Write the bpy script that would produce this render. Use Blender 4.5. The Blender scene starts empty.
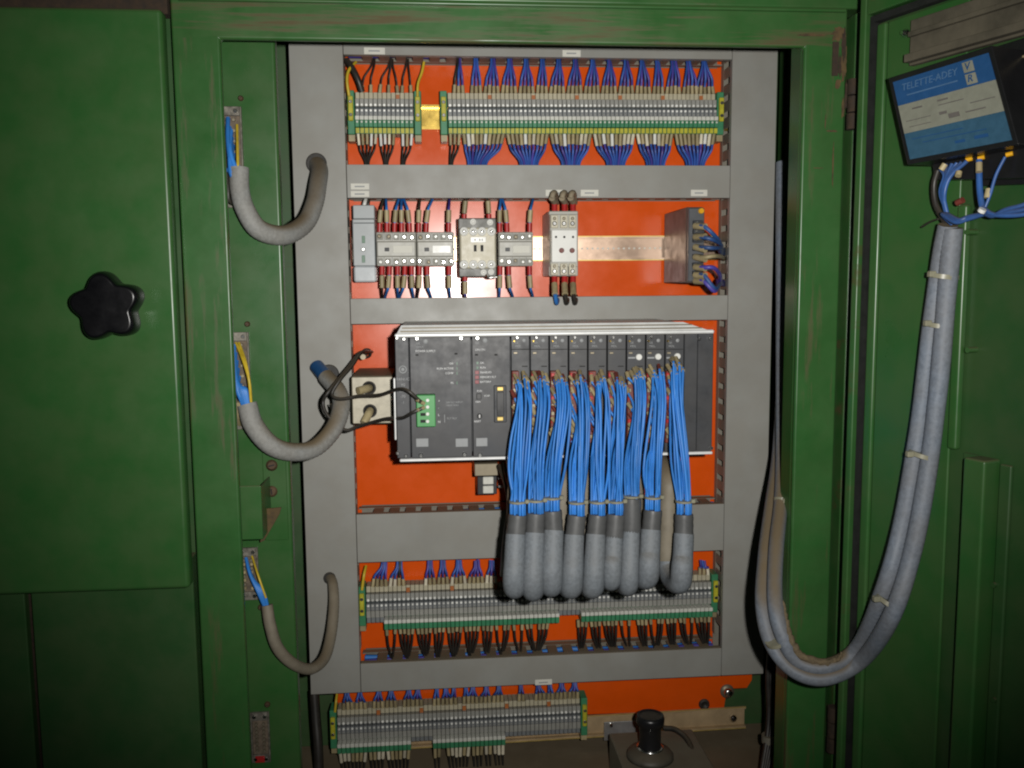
import bpy, math, random
import numpy as np
from mathutils import Vector, Matrix, Euler
random.seed(7)
S = bpy.context.scene
COL = S.collection

# ------------------------------------------------------------------ camera
FPX = 900.0
YAW, PITCH, ROLL = math.radians(4.89), math.radians(6.32), math.radians(-0.48)
CAM = Vector((0, 0, 1.3))
_fw = Vector((math.sin(YAW)*math.cos(PITCH), math.cos(YAW)*math.cos(PITCH), -math.sin(PITCH)))
_r0 = Vector((math.cos(YAW), -math.sin(YAW), 0))
_u0 = _r0.cross(_fw)
_rt = _r0*math.cos(ROLL) + _u0*math.sin(ROLL)
_up = -_r0*math.sin(ROLL) + _u0*math.cos(ROLL)
cd = bpy.data.cameras.new('camera')
cam = bpy.data.objects.new('camera', cd); COL.objects.link(cam)
cd.sensor_width = 36.0; cd.lens = FPX/1024*36.0
cd.clip_start = 0.02; cd.clip_end = 50
cam.matrix_world = Matrix(((_rt.x, _up.x, -_fw.x, CAM.x), (_rt.y, _up.y, -_fw.y, CAM.y), (_rt.z, _up.z, -_fw.z, CAM.z), (0, 0, 0, 1)))
S.camera = cam

# ------------------------------------------------------------------ light: the camera's own flash in a dark switch room
W = bpy.data.worlds.new('World'); S.world = W; W.use_nodes = True
W.node_tree.nodes['Background'].inputs[0].default_value = (0.75, 0.85, 0.8, 1)
W.node_tree.nodes['Background'].inputs[1].default_value = 0.016
fl = bpy.data.lights.new('camera_flash', 'SPOT')
fl.energy = 56; fl.color = (1.0, 0.975, 0.93)
fl.spot_size = math.radians(86); fl.spot_blend = 1.0; fl.shadow_soft_size = 0.009
flo = bpy.data.objects.new('camera_flash', fl); COL.objects.link(flo)
flo.location = CAM + Vector((0.06, 0.0, 0.022))
_aim = Vector((0.120, 1.3, 1.3 + 0.035)) - flo.location
flo.rotation_euler = _aim.to_track_quat('-Z', 'Y').to_euler()
S.view_settings.view_transform = 'Standard'; S.view_settings.look = 'None'
S.view_settings.gamma = 1.0; S.view_settings.exposure = 0.0
try: S.view_settings.use_curve_mapping = False
except Exception: pass
S.cycles.pixel_filter_type = 'BLACKMAN_HARRIS'; S.cycles.filter_width = 2.1
S.cycles.max_bounces = 6; S.cycles.caustics_reflective = False; S.cycles.caustics_refractive = False

# ------------------------------------------------------------------ pixel helpers (a pixel gives a direction; the depth comes from the plane it lies on)
def ray(px, py): return _rt*((px-512)/FPX) - _up*((py-384)/FPX) + _fw
def P(px, py, Y):
    d = ray(px, py); return CAM + d*(Y/d.y)
def X(px, py, Y): return P(px, py, Y).x
def Z(px, py, Y): return P(px, py, Y).z
def MM(n, Y): return n*Y/FPX          # pixels to metres at a depth

YP = 1.36      # mounting plate
YD = 1.30      # duct covers
YF = 1.06      # cabinet front frame

# ------------------------------------------------------------------ materials
MATS = {}
def mat(name, col, rough=0.5, metal=0.0, var=0.12, scale=60, bump=0.0, dust=0.0, dustcol=(0.16, 0.12, 0.07), rust=0.0, rscale=(0.55, 2, 3.2), rn=9, spec=0.5, stretch=None, coat=0.0, orand=0.0):
    m = bpy.data.materials.new(name); m.use_nodes = True
    nt = m.node_tree; N = nt.nodes; L = nt.links
    b = N['Principled BSDF']
    b.inputs['Roughness'].default_value = rough; b.inputs['Metallic'].default_value = metal
    b.inputs['Specular IOR Level'].default_value = spec
    if coat: b.inputs['Coat Weight'].default_value = coat; b.inputs['Coat Roughness'].default_value = 0.08
    geo = N.new('ShaderNodeNewGeometry')
    mp = N.new('ShaderNodeMapping'); L.new(geo.outputs['Position'], mp.inputs['Vector'])
    if stretch: mp.inputs['Scale'].default_value = stretch
    n1 = N.new('ShaderNodeTexNoise'); n1.inputs['Scale'].default_value = scale; n1.inputs['Detail'].default_value = 5; n1.inputs['Roughness'].default_value = 0.65
    L.new(mp.outputs[0], n1.inputs['Vector'])
    mr = N.new('ShaderNodeMapRange'); mr.inputs[1].default_value = 0.3; mr.inputs[2].default_value = 0.7
    mr.inputs[3].default_value = 1-var; mr.inputs[4].default_value = 1+var
    L.new(n1.outputs['Fac'], mr.inputs[0])
    cm = N.new('ShaderNodeVectorMath'); cm.operation = 'SCALE'; cm.inputs[0].default_value = col
    fac = mr.outputs[0]
    if orand:
        oi = N.new('ShaderNodeObjectInfo'); r2 = N.new('ShaderNodeMapRange')
        r2.inputs[3].default_value = 1-orand; r2.inputs[4].default_value = 1+orand
        L.new(oi.outputs['Random'], r2.inputs[0])
        mu = N.new('ShaderNodeMath'); mu.operation = 'MULTIPLY'; L.new(fac, mu.inputs[0]); L.new(r2.outputs[0], mu.inputs[1]); fac = mu.outputs[0]
    L.new(fac, cm.inputs['Scale'])
    out = cm.outputs[0]
    rr = N.new('ShaderNodeMapRange'); rr.inputs[1].default_value = 0.3; rr.inputs[2].default_value = 0.7
    rr.inputs[3].default_value = max(0.02, rough*0.85); rr.inputs[4].default_value = min(1, rough*1.2)
    L.new(n1.outputs['Fac'], rr.inputs[0]); rout = rr.outputs[0]
    def blend(out, rout, facsock, c2, r2v):
        mx = N.new('ShaderNodeMix'); mx.data_type = 'RGBA'
        L.new(facsock, mx.inputs[0]); L.new(out, mx.inputs[6]); mx.inputs[7].default_value = (*c2, 1)
        mf = N.new('ShaderNodeMix'); L.new(facsock, mf.inputs[0]); L.new(rout, mf.inputs[2]); mf.inputs[3].default_value = r2v
        return mx.outputs[2], mf.outputs[0]
    if dust:   # settled dust: only on faces that look up, blotchy, thicker film low down in noise patches
        sx = N.new('ShaderNodeSeparateXYZ'); L.new(geo.outputs['Normal'], sx.inputs[0])
        d1 = N.new('ShaderNodeMapRange'); d1.inputs[1].default_value = 0.3; d1.inputs[2].default_value = 0.95; L.new(sx.outputs[2], d1.inputs[0])
        n2 = N.new('ShaderNodeTexNoise'); n2.inputs['Scale'].default_value = 25; n2.inputs['Detail'].default_value = 6; L.new(geo.outputs['Position'], n2.inputs['Vector'])
        d2 = N.new('ShaderNodeMapRange'); d2.inputs[1].default_value = 0.3; d2.inputs[2].default_value = 0.62; L.new(n2.outputs['Fac'], d2.inputs[0])
        a = N.new('ShaderNodeMath'); a.operation = 'MULTIPLY_ADD'; L.new(d1.outputs[0], a.inputs[0]); a.inputs[1].default_value = dust; 
        film = N.new('ShaderNodeMath'); film.operation = 'MULTIPLY'; L.new(d2.outputs[0], film.inputs[0]); film.inputs[1].default_value = dust*0.22
        L.new(film.outputs[0], a.inputs[2]); a.use_clamp = True
        out, rout = blend(out, rout, a.outputs[0], dustcol, 0.9)
    if rust:
        n3 = N.new('ShaderNodeTexNoise'); n3.inputs['Scale'].default_value = rn; n3.inputs['Detail'].default_value = 8; n3.inputs['Roughness'].default_value = 0.7
        m3 = N.new('ShaderNodeMapping'); m3.inputs['Scale'].default_value = rscale; L.new(geo.outputs['Position'], m3.inputs['Vector']); L.new(m3.outputs[0], n3.inputs['Vector'])
        d3 = N.new('ShaderNodeMapRange'); d3.inputs[1].default_value = 0.66-rust*0.1; d3.inputs[2].default_value = 0.80-rust*0.1; d3.inputs[4].default_value = 0.8; L.new(n3.outputs['Fac'], d3.inputs[0])
        out, rout = blend(out, rout, d3.outputs[0], (0.085, 0.048, 0.018), 0.8)
    L.new(out, b.inputs['Base Color']); L.new(rout, b.inputs['Roughness'])
    if bump:
        bp = N.new('ShaderNodeBump'); bp.inputs['Strength'].default_value = bump; bp.inputs['Distance'].default_value = 0.001
        L.new(n1.outputs['Fac'], bp.inputs['Height']); L.new(bp.outputs[0], b.inputs['Normal'])
    MATS[name] = m; return m

GREEN = (0.026, 0.104, 0.024)
mat('green_paint', GREEN, 0.28, var=0.045, scale=14, bump=0.02, dust=0.5)
mat('green_paint_rusty', GREEN, 0.30, var=0.12, scale=14, bump=0.03, dust=0.5, rust=0.95)
mat('green_rail', GREEN, 0.30, var=0.12, scale=14, bump=0.03, dust=0.5, rust=1.75, rscale=(0.12, 1, 2.6), rn=34)
mat('green_post', GREEN, 0.30, var=0.12, scale=14, bump=0.03, dust=0.3, rust=1.15, rscale=(2.6, 1, 0.22), rn=22)
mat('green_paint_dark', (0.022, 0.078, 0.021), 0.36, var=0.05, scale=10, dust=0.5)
mat('green_inside', (0.028, 0.088, 0.025), 0.5, var=0.2, scale=12, dust=0.6, rust=0.5)
mat('orange_plate', (0.72, 0.088, 0.004), 0.23, var=0.06, scale=20, bump=0.012, spec=0.5)
mat('duct_grey', (0.285, 0.285, 0.262), 0.42, var=0.06, scale=9, dust=0.75, bump=0.01)
mat('duct_wall', (0.20, 0.185, 0.15), 0.55, var=0.15, scale=40, dust=0.8)
mat('zinc', (0.50, 0.36, 0.27), 0.33, metal=0.85, var=0.15, scale=30)
mat('brass_dull', (0.62, 0.46, 0.15), 0.45, metal=0.55, var=0.2, scale=60)
mat('zinc_dusty', (0.48, 0.35, 0.20), 0.5, metal=0.25, var=0.2, scale=25)
mat('gold_zinc', (0.95, 0.66, 0.16), 0.25, metal=1.0, var=0.12, scale=30)
mat('steel', (0.78, 0.78, 0.76), 0.22, metal=1.0, var=0.1, scale=50)
mat('bright_alu', (0.86, 0.87, 0.86), 0.38, metal=0.15, var=0.10, scale=40, dust=0.12)
mat('aluminium', (0.80, 0.81, 0.80), 0.34, metal=0.85, var=0.10, scale=40, dust=0.2)
mat('nickel_glint', (0.78, 0.78, 0.74), 0.4, metal=0.2, var=0.2, scale=400, orand=0.3)  # whitish, hardly metallic: the flash glint on screw heads is in the colour
mat('dull_steel', (0.27, 0.235, 0.17), 0.45, metal=0.6, var=0.15, scale=30, dust=0.4)
mat('black_hole', (0.006, 0.006, 0.006), 0.7, var=0.1)
mat('knob_black', (0.003, 0.003, 0.004), 0.3, var=0.15)
mat('black_plastic', (0.012, 0.012, 0.013), 0.32, var=0.15, scale=40)
mat('black_wire', (0.018, 0.017, 0.016), 0.42, var=0.2, scale=80, dust=0.35)
mat('black_rubber', (0.015, 0.015, 0.015), 0.55, var=0.2, dust=0.3)
mat('rubber_dusty', (0.055, 0.045, 0.035), 0.6, var=0.3, scale=80)
mat('plc_grey', (0.036, 0.039, 0.045), 0.46, var=0.10, scale=60, bump=0.02, dust=0.3)
mat('plc_dark', (0.022, 0.024, 0.028), 0.5, var=0.12, scale=60)
mat('print_white', (0.75, 0.76, 0.76), 0.6, var=0.15, scale=300)
mat('print_grey', (0.30, 0.31, 0.315), 0.6, var=0.1, scale=200)
mat('white_plastic', (0.72, 0.72, 0.68), 0.35, var=0.06)
mat('paper', (0.66, 0.65, 0.58), 0.6, var=0.06, scale=50)
mat('beige', (0.34, 0.28, 0.155), 0.45, var=0.18, scale=90, orand=0.25)
mat('pale_sleeve', (0.62, 0.57, 0.44), 0.35, var=0.15, scale=90, orand=0.25)
mat('red_sleeve', (0.42, 0.022, 0.022), 0.4, var=0.12)
mat('red_brown', (0.16, 0.035, 0.025), 0.5, var=0.3, scale=120)
mat('blue_wire', (0.032, 0.195, 0.58), 0.46, var=0.10, scale=60, orand=0.18)
mat('blue_wire_dull', (0.022, 0.085, 0.27), 0.42, var=0.2, scale=60, orand=0.3, dust=0.4)
mat('tray_dull', (0.085, 0.075, 0.052), 0.75, var=0.3, scale=25, dust=0.3)
mat('insert_grimy', (0.13, 0.10, 0.07), 0.7, var=0.5, scale=150)
mat('flange_grimy', (0.20, 0.185, 0.155), 0.45, metal=0.4, var=0.5, scale=160)
mat('blue_fan', (0.032, 0.092, 0.36), 0.42, var=0.15, scale=60, orand=0.25)
mat('violet_wire', (0.07, 0.055, 0.30), 0.4, var=0.1, scale=60, orand=0.2)
mat('earth_wire', (0.55, 0.40, 0.03), 0.4, var=0.25, scale=50)
mat('hose_grey', (0.165, 0.185, 0.205), 0.6, var=0.20, scale=260, bump=0.3, dust=0.4)
mat('hose_left', (0.27, 0.275, 0.265), 0.6, var=0.18, scale=240, bump=0.3, dust=1.0)
mat('hose_light', (0.165, 0.195, 0.24), 0.5, var=0.22, scale=200, bump=0.3, dust=1.1)
mat('hose_dusty', (0.21, 0.185, 0.14), 0.6, var=0.2, scale=40, bump=0.3, dust=0.7)
mat('shrink_grey', (0.085, 0.087, 0.088), 0.45, var=0.12, scale=70, bump=0.15)
mat('tie_nylon', (0.25, 0.24, 0.17), 0.35, var=0.15)
mat('term_grey', (0.30, 0.30, 0.275), 0.4, var=0.08, scale=120, orand=0.06, dust=0.3)
mat('term_mid', (0.19, 0.20, 0.205), 0.4, var=0.08, scale=120, orand=0.06)
mat('term_dark', (0.055, 0.07, 0.075), 0.5, var=0.1)
mat('term_pale', (0.46, 0.42, 0.30), 0.45, var=0.08, scale=150, orand=0.06, dust=0.3)
mat('term_white', (0.62, 0.62, 0.56), 0.4, var=0.08, scale=150, orand=0.05)
mat('term_green', (0.045, 0.22, 0.105), 0.4, var=0.1, scale=120, orand=0.08)
mat('term_yellow', (0.46, 0.43, 0.03), 0.4, var=0.2, scale=120)
mat('orange_tag', (0.42, 0.13, 0.03), 0.5, var=0.1)
mat('contactor_grey', (0.41, 0.405, 0.36), 0.40, var=0.06, scale=90, dust=0.3)
mat('contactor_cage', (0.20, 0.195, 0.16), 0.5, var=0.2, scale=200)
mat('contactor_base', (0.10, 0.10, 0.085), 0.45, var=0.1)
mat('contactor_beige', (0.52, 0.48, 0.36), 0.42, var=0.06, scale=90)
mat('device_grey', (0.34, 0.37, 0.38), 0.36, var=0.06, scale=90, dust=0.3)
mat('clear_grey', (0.55, 0.58, 0.60), 0.16, var=0.08, scale=60)
mat('device_brown', (0.085, 0.062, 0.052), 0.42, var=0.12, scale=60, dust=0.3)
mat('device_dark', (0.075, 0.08, 0.088), 0.42, var=0.12, scale=60)
mat('connector_green', (0.06, 0.30, 0.085), 0.4, var=0.08)
mat('label_paper', (0.22, 0.225, 0.18), 0.5, var=0.12, scale=70)
mat('label_blue', (0.018, 0.075, 0.20), 0.4, var=0.08, scale=90)
mat('label_print', (0.07, 0.15, 0.28), 0.5)
mat('label_ink', (0.12, 0.11, 0.10), 0.6)
mat('label_teal', (0.034, 0.095, 0.155), 0.4, var=0.12, scale=120)
mat('led_red', (0.22, 0.012, 0.02), 0.3, var=0.1)
mat('led_green', (0.02, 0.12, 0.05), 0.3, var=0.1)
mat('amber', (0.75, 0.38, 0.01), 0.35, var=0.1)
mat('dusty_grey', (0.32, 0.265, 0.18), 0.7, var=0.25, scale=30, dust=0.7)
mat('dusty_lid', (0.20, 0.19, 0.15), 0.5, var=0.2, scale=30, dust=0.5)
mat('flange_dark', (0.075, 0.070, 0.056), 0.45, var=0.25, scale=60, dust=0.35)
mat('rust', (0.085, 0.055, 0.022), 0.85, var=0.5, scale=90, bump=0.4)
mat('rust_dark', (0.035, 0.022, 0.013), 0.85, var=0.5, scale=110, bump=0.4)
mat('dust_brown', (0.14, 0.105, 0.06), 0.95, var=0.4, scale=220, bump=0.8)
mat('gasket', (0.010, 0.011, 0.010), 0.7, var=0.2)
mat('screw_brown', (0.09, 0.055, 0.03), 0.6, metal=0.4, var=0.3)

# ------------------------------------------------------------------ mesh builder
class MB:
    def __init__(self, M=None):
        self.v = []; self.f = []; self.m = []; self.s = []; self.M = M
    def add(self, vs, fs, m=0, smooth=False):
        o = len(self.v)
        for p in vs:
            p = Vector(p)
            self.v.append(self.M @ p if self.M else p)
        for q in fs:
            self.f.append([o+i for i in q]); self.m.append(m); self.s.append(smooth)
        return self
    def convex(self, vs, fs, m=0, smooth=False):
        vs = [Vector(p) for p in vs]
        c = sum(vs, Vector())/len(vs); out = []
        for q in fs:
            fc = sum((vs[i] for i in q), Vector())/len(q)
            n = (vs[q[1]]-vs[q[0]]).cross(vs[q[2]]-vs[q[0]])
            out.append(list(q) if n.dot(fc-c) > 0 else list(q)[::-1])
        return self.add(vs, out, m, smooth)
    def box(self, x0, x1, y0, y1, z0, z1, m=0, c=0.0):
        lo = Vector((min(x0, x1), min(y0, y1), min(z0, z1))); hi = Vector((max(x0, x1), max(y0, y1), max(z0, z1)))
        if c <= 0:
            vs = [(hi.x if i & 1 else lo.x, hi.y if i & 2 else lo.y, hi.z if i & 4 else lo.z) for i in range(8)]
            return self.convex(vs, [(0, 1, 3, 2), (4, 5, 7, 6), (0, 1, 5, 4), (2, 3, 7, 6), (0, 2, 6, 4), (1, 3, 7, 5)], m)
        c = min(c, (hi-lo).x*0.45, (hi-lo).y*0.45, (hi-lo).z*0.45)
        vs = []
        for i in range(8):
            b = [i & 1, (i >> 1) & 1, (i >> 2) & 1]
            for ax in range(3):
                p = [hi[k] if b[k] else lo[k] for k in range(3)]
                for k in range(3):
                    if k != ax: p[k] += -c if b[k] else c
                vs.append(p)
        fs = []
        for ax in range(3):
            o1, o2 = [(1, 2), (0, 2), (0, 1)][ax]
            for sgn in (0, 1):
                q = []
                for a, d in ((0, 0), (1, 0), (1, 1), (0, 1)):
                    i = (sgn << ax) | (a << o1) | (d << o2); q.append(i*3+ax)
                fs.append(q)
            for a in (0, 1):
                for d in (0, 1):
                    i = (a << o1) | (d << o2); j = i | (1 << ax)
                    fs.append((i*3+o1, j*3+o1, j*3+o2, i*3+o2))
        for i in range(8): fs.append((i*3, i*3+1, i*3+2))
        return self.convex(vs, fs, m)
    def tube(self, pts, r, n=8, m=0, caps=True, smooth=True, flute=0.0, weave=0.0):
        pts = [Vector(p) for p in pts]; k = len(pts)
        rs = r if isinstance(r, (list, tuple)) else [r]*k
        t = [(pts[min(i+1, k-1)]-pts[max(i-1, 0)]).normalized() for i in range(k)]
        a = Vector((0, 0, 1)) if abs(t[0].z) < 0.9 else Vector((1, 0, 0))
        u = t[0].cross(a).normalized(); vs = []
        for i in range(k):
            u = (u - t[i]*u.dot(t[i])).normalized(); w = t[i].cross(u)
            for j in range(n):
                g = 2*math.pi*j/n
                vs.append(pts[i] + (u*math.cos(g)+w*math.sin(g))*rs[i]*(1+(flute if j % 2 else -flute)+(weave if (i+j) % 2 else -weave)))
        fs = [(i*n+j, i*n+(j+1) % n, (i+1)*n+(j+1) % n, (i+1)*n+j) for i in range(k-1) for j in range(n)]
        self.add(vs, fs, m, smooth)
        if caps:
            self.add(vs[:n], [list(range(n))[::-1]], m); self.add(vs[-n:], [list(range(n))], m)
        return self
    def cyl(self, p0, p1, r, n=12, m=0): return self.tube([p0, p1], r, n, m, True, True)
    def disc(self, c, r, h, n=10, m=0):      # a button or screw head facing the front (-Y)
        c = Vector(c); return self.tube([c, c+Vector((0, -h*0.75, 0)), c+Vector((0, -h, 0))], [r, r, r*0.82], n, m)
    def lathe(self, c, prof, n=32, m=0, axis='z'):
        c = Vector(c); vs = []; k = len(prof)
        for (r, h) in prof:
            for j in range(n):
                g = 2*math.pi*j/n
                d = Vector((r*math.cos(g), r*math.sin(g), h)) if axis == 'z' else Vector((r*math.cos(g), -h, r*math.sin(g)))
                vs.append(c+d)
        fs = [(i*n+j, i*n+(j+1) % n, (i+1)*n+(j+1) % n, (i+1)*n+j) for i in range(k-1) for j in range(n)]
        return self.add(vs, fs, m, True)
    def prism(self, poly, y0, y1, m=0):      # poly in XZ
        n = len(poly)
        vs = [(p[0], y0, p[1]) for p in poly] + [(p[0], y1, p[1]) for p in poly]
        fs = [list(range(n)), list(range(2*n-1, n-1, -1))] + [(i, i+n, (i+1) % n+n, (i+1) % n) for i in range(n)]
        ar = sum(poly[i][0]*poly[(i+1) % n][1]-poly[(i+1) % n][0]*poly[i][1] for i in range(n))
        if (ar > 0) != (y0 < y1): fs = [list(q)[::-1] for q in fs]
        return self.add(vs, fs, m)
    def mesh(self, name, mats, origin=None):
        me = bpy.data.meshes.new(name)
        o = Vector(origin) if origin is not None else Vector()
        me.from_pydata([tuple(p-o) for p in self.v], [], self.f)
        for q in (mats if isinstance(mats, (list, tuple)) else [mats]): me.materials.append(MATS[q])
        me.polygons.foreach_set('material_index', self.m); me.polygons.foreach_set('use_smooth', self.s)
        me.update(); return me
    def build(self, name, mats, parent=None, bevel=0.0, seg=3):
        me = self.mesh(name, mats, root_loc(parent))
        return link(name, me, parent, bevel=bevel, seg=seg)
def root_loc(p):
    if p is None: return Vector()
    while p.parent: p = p.parent
    return p.location
def link(name, me, parent=None, loc=None, rot=None, bevel=0.0, seg=3):
    o = bpy.data.objects.new(name, me); COL.objects.link(o); o.parent = parent
    if loc is not None: o.location = Vector(loc) - root_loc(parent)
    if rot is not None: o.rotation_euler = rot
    if bevel:
        b = o.modifiers.new('bevel', 'BEVEL'); b.width = bevel; b.segments = seg; b.limit_method = 'ANGLE'; b.harden_normals = False
        for p in me.polygons: p.use_smooth = True
        w = o.modifiers.new('wn', 'WEIGHTED_NORMAL'); w.keep_sharp = False; w.weight = 100
    return o
def sub(o, name, me, rel=None):               # sub-part: child of a part whose own location is the thing's origin
    c = bpy.data.objects.new(name, me); COL.objects.link(c); c.parent = o
    if rel is not None: c.location = rel
    return c
def thing(name, label, cat, loc=(0, 0, 0), group=None):
    o = bpy.data.objects.new(name, None); COL.objects.link(o); o.location = Vector(loc); o.empty_display_size = 0.02
    o['label'] = label; o['category'] = cat
    if group: o['group'] = group
    return o
def tag(o, label, cat, group=None):
    o['label'] = label; o['category'] = cat
    if group: o['group'] = group
    return o
def spline(pts, k=6):
    pts = [Vector(p) for p in pts]; out = []
    Q = [pts[0]*2-pts[1]] + pts + [pts[-1]*2-pts[-2]]
    for i in range(1, len(Q)-2):
        a, b, c, d = Q[i-1:i+3]
        for j in range(k):
            t = j/k
            out.append(0.5*((2*b)+(c-a)*t+(2*a-5*b+4*c-d)*t*t+(3*b-a-3*c+d)*t**3))
    out.append(pts[-1]); return out
def text(s, p, h, m, parent, align='CENTER', name='lettering', rot=(math.pi/2, 0, 0)):
    cu = bpy.data.curves.new('t', 'FONT'); cu.body = s; cu.size = h*1.38; cu.align_x = align; cu.align_y = 'CENTER'; cu.resolution_u = 2
    cu.extrude = 0.0002
    ob = bpy.data.objects.new('t', cu); COL.objects.link(ob)
    me = bpy.data.meshes.new_from_object(ob.evaluated_get(bpy.context.evaluated_depsgraph_get()))
    bpy.data.objects.remove(ob); bpy.data.curves.remove(cu)
    me.materials.clear(); me.materials.append(MATS[m])
    return link(name, me, parent, p, rot)
ORD = ['first', 'second', 'third', 'fourth', 'fifth', 'sixth', 'seventh', 'eighth', 'ninth', 'tenth', 'eleventh', 'twelfth', 'thirteenth', 'fourteenth', 'fifteenth', 'sixteenth', 'seventeenth', 'eighteenth', 'nineteenth', 'twentieth', 'twenty-first', 'twenty-second', 'twenty-third', 'twenty-fourth', 'twenty-fifth']

# ================================================================== the cabinet
def xz(px, py, Y): p = P(px, py, Y); return p.x, p.z
ZT, ZB = 1.3+0.47, 1.3-0.85
zc = 384
cab = thing('electrical_cabinet', 'green steel switch cabinet framing the orange plate of wiring', 'cabinet', (0.15, 1.2, ZB))
lx0, lx1 = X(188, zc, YF), X(234.5, zc, YF)
rx0, rx1 = X(795.5, zc, YF), X(836.5, zc, YF)
ztop, zrail = Z(512, 3, YF), Z(512, 43, YF)
fx, fz = (lx0, lx1, rx0, rx1), (ZB, zrail, ztop)
cells = [(0, 0), (0, 1), (1, 1), (2, 1), (2, 0)]
fv, ff, fm = [], [], []
for y_ in (YF, YF+0.010):
    for z_ in fz:
        for x_ in fx: fv.append(Vector((x_, y_, z_)))
vid = lambda i, j, k: k*12+j*4+i
for (i, j) in cells:
    m_ = 0 if j == 1 else 1
    ff.append((vid(i, j, 0), vid(i+1, j, 0), vid(i+1, j+1, 0), vid(i, j+1, 0))); fm.append(m_)
    ff.append((vid(i, j, 1), vid(i, j+1, 1), vid(i+1, j+1, 1), vid(i+1, j, 1))); fm.append(m_)
    for (p_, q_, nb_) in (((i, j), (i+1, j), (i, j-1)), ((i+1, j), (i+1, j+1), (i+1, j)), ((i+1, j+1), (i, j+1), (i, j+1)), ((i, j+1), (i, j), (i-1, j))):
        if nb_ not in cells:
            ff.append((vid(*p_, 0), vid(*p_, 1), vid(*q_, 1), vid(*q_, 0))); fm.append(m_)
fb = MB(); fb.add(fv, ff); fb.m = fm
fb.build('front_frame', ['green_rail', 'green_post'], cab, 0.003)
MB().box(rx0+0.0004, rx0+0.0035, YF+0.0102, YF+0.040, ZB, ztop-0.002).build('frame_flange', 'green_paint', cab)
MB().box(lx0-0.002, rx1+0.03, YF+0.012, YF+0.05, ztop+0.004, ZT).build('roof_edge', 'green_paint_rusty', cab, 0.003)
# drip lip pressed along the top rail
MB().box(lx0+0.01, rx1-0.004, YF-0.006, YF-0.0005, Z(512, 7.5, YF), Z(512, 4, YF)).build('rail_lip', 'green_paint', cab, 0.0015)
swx0, swx1 = lx0+0.006, X(792, zc, YP+0.02)
MB().box(swx0-0.01, swx0, YF+0.046, 1.42, ZB, ZT).build('side_wall', 'green_inside', cab)
RW = 0.548
MB().box(RW, RW+0.01, YF+0.041, 1.42, ZB, ZT).build('side_wall', 'green_inside', cab)
MB().box(rx1+0.0245, RW+0.01, YF+0.02, YF+0.040, ZB, ZT).build('frame_return', 'green_inside', cab)
MB().box(swx0, RW-0.0005, 1.41, 1.42, ZB, ZT).build('back_wall', 'green_inside', cab)
MB().box(swx0, RW-0.0005, YF+0.041, 1.41, ZT-0.01, ZT).build('roof', 'green_inside', cab)
# inner right corner post, seen between duct and frame
MB().box(X(783, zc, 1.30), X(783, zc, 1.30)+0.024, 1.31, 1.345, ZB, ZT-0.011).build('corner_post', 'green_paint_dark', cab, 0.002)
# orange mounting plate with clipped lower right corner
pl = [(X(335, 300, YP), ZT-0.02), (X(768, 300, YP), ZT-0.02), (X(752, 680, YP), Z(752, 680, YP)), (X(747, 688, YP), Z(747, 688, YP)), (X(727, 689, YP), Z(727, 689, YP)), (X(724, 709, YP), Z(724, 709, YP)), (X(335, 725, YP), Z(335, 725, YP))]
MB().prism(pl, YP, YP+0.003).build('mounting_plate', 'orange_plate', cab, 0.0006, 1)
# strip that carries the plug sockets, with a folded edge
YS = 1.15
sx1 = X(287, zc, YS)
mb = MB().box(lx0+0.008, sx1, YS, YS+0.002, ZB, ZT-0.012).box(sx1-0.002, sx1, YS+0.0021, YS+0.016, ZB, ZT-0.012)
MB().box(lx0+0.008, sx1, YS, YS+0.018, ZB, ZT-0.012).build('socket_strip', 'green_paint', cab, 0.004, 4)
def screw_part(px, py, Y, rpx, m, parent, name='screw', h=0.004):
    p = P(px, py, Y); r = MM(rpx, Y)
    mb = MB().tube([p, p+Vector((0, -h*0.6, 0)), p+Vector((0, -h, 0))], [r, r, r*0.6], 12, 0)
    a = random.uniform(0, 3.1); d = Vector((math.cos(a), 0, math.sin(a)))*r*0.5
    q = p+Vector((0, -h-0.0002, 0)); e = Vector((-d.z, 0, d.x))*0.22
    mb.add([q-d-e, q+d-e, q+d+e, q-d+e], [(0, 1, 2, 3)], 1)
    return mb.build(name, [m, 'black_hole'], parent)
for (px, py, r) in ((241, 98.5, 2.6), (247.5, 324, 2.8), (252.5, 437.5, 2.6), (272, 465, 6), (272, 491, 6), (261, 607, 3), (267.5, 704, 3)):
    screw_part(px, py, YS, r, 'screw_brown', cab)
MB().box(X(263, 470, YS), X(287, 470, YS)-0.001, YS-0.0025, YS-0.0002, Z(270, 540, YS), Z(270, 450, YS)).build('stiffening_plate', 'green_paint', cab, 0.001)
# rusty hinge corner and hinges at the right
hx = X(847, zc, YF)
def hinge(py0, py1, label):
    h = MB(); pts0 = P(849, py0, YF-0.006); pts1 = P(849, py1, YF-0.006)
    xx = rx1+0.008
    k = 3; zz = [pts0.z+(pts1.z-pts0.z)*i/k for i in range(k+1)]
    for i in range(k): h.cyl((xx, YF-0.004, zz[i]-0.001), (xx, YF-0.004, zz[i+1]+0.001), 0.0075 if i % 2 == 0 else 0.007, 12)
    o = h.build('hinge', 'rust_dark', cab); o['label'] = label
hinge(78, 130, 'rusty upper door hinge'); hinge(706, 752, 'dark rusty lower door hinge')
MB().box(X(832, 60, YF), X(838, 60, YF), YF-0.0015, YF-0.0002, Z(835, 76, YF), Z(835, 42, YF)).build('hinge_cover', 'rust_dark', cab)
MB().box(rx1+0.0125, rx1+0.024, YF+0.006, YF+0.04, ZB, ztop-0.002).build('hinge_strip', 'green_paint_rusty', cab, 0.002)
MB().box(rx1+0.0008, rx1+0.0122, YF+0.03, YF+0.04, ZB, ztop-0.002).build('gasket', 'gasket', cab)
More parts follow.
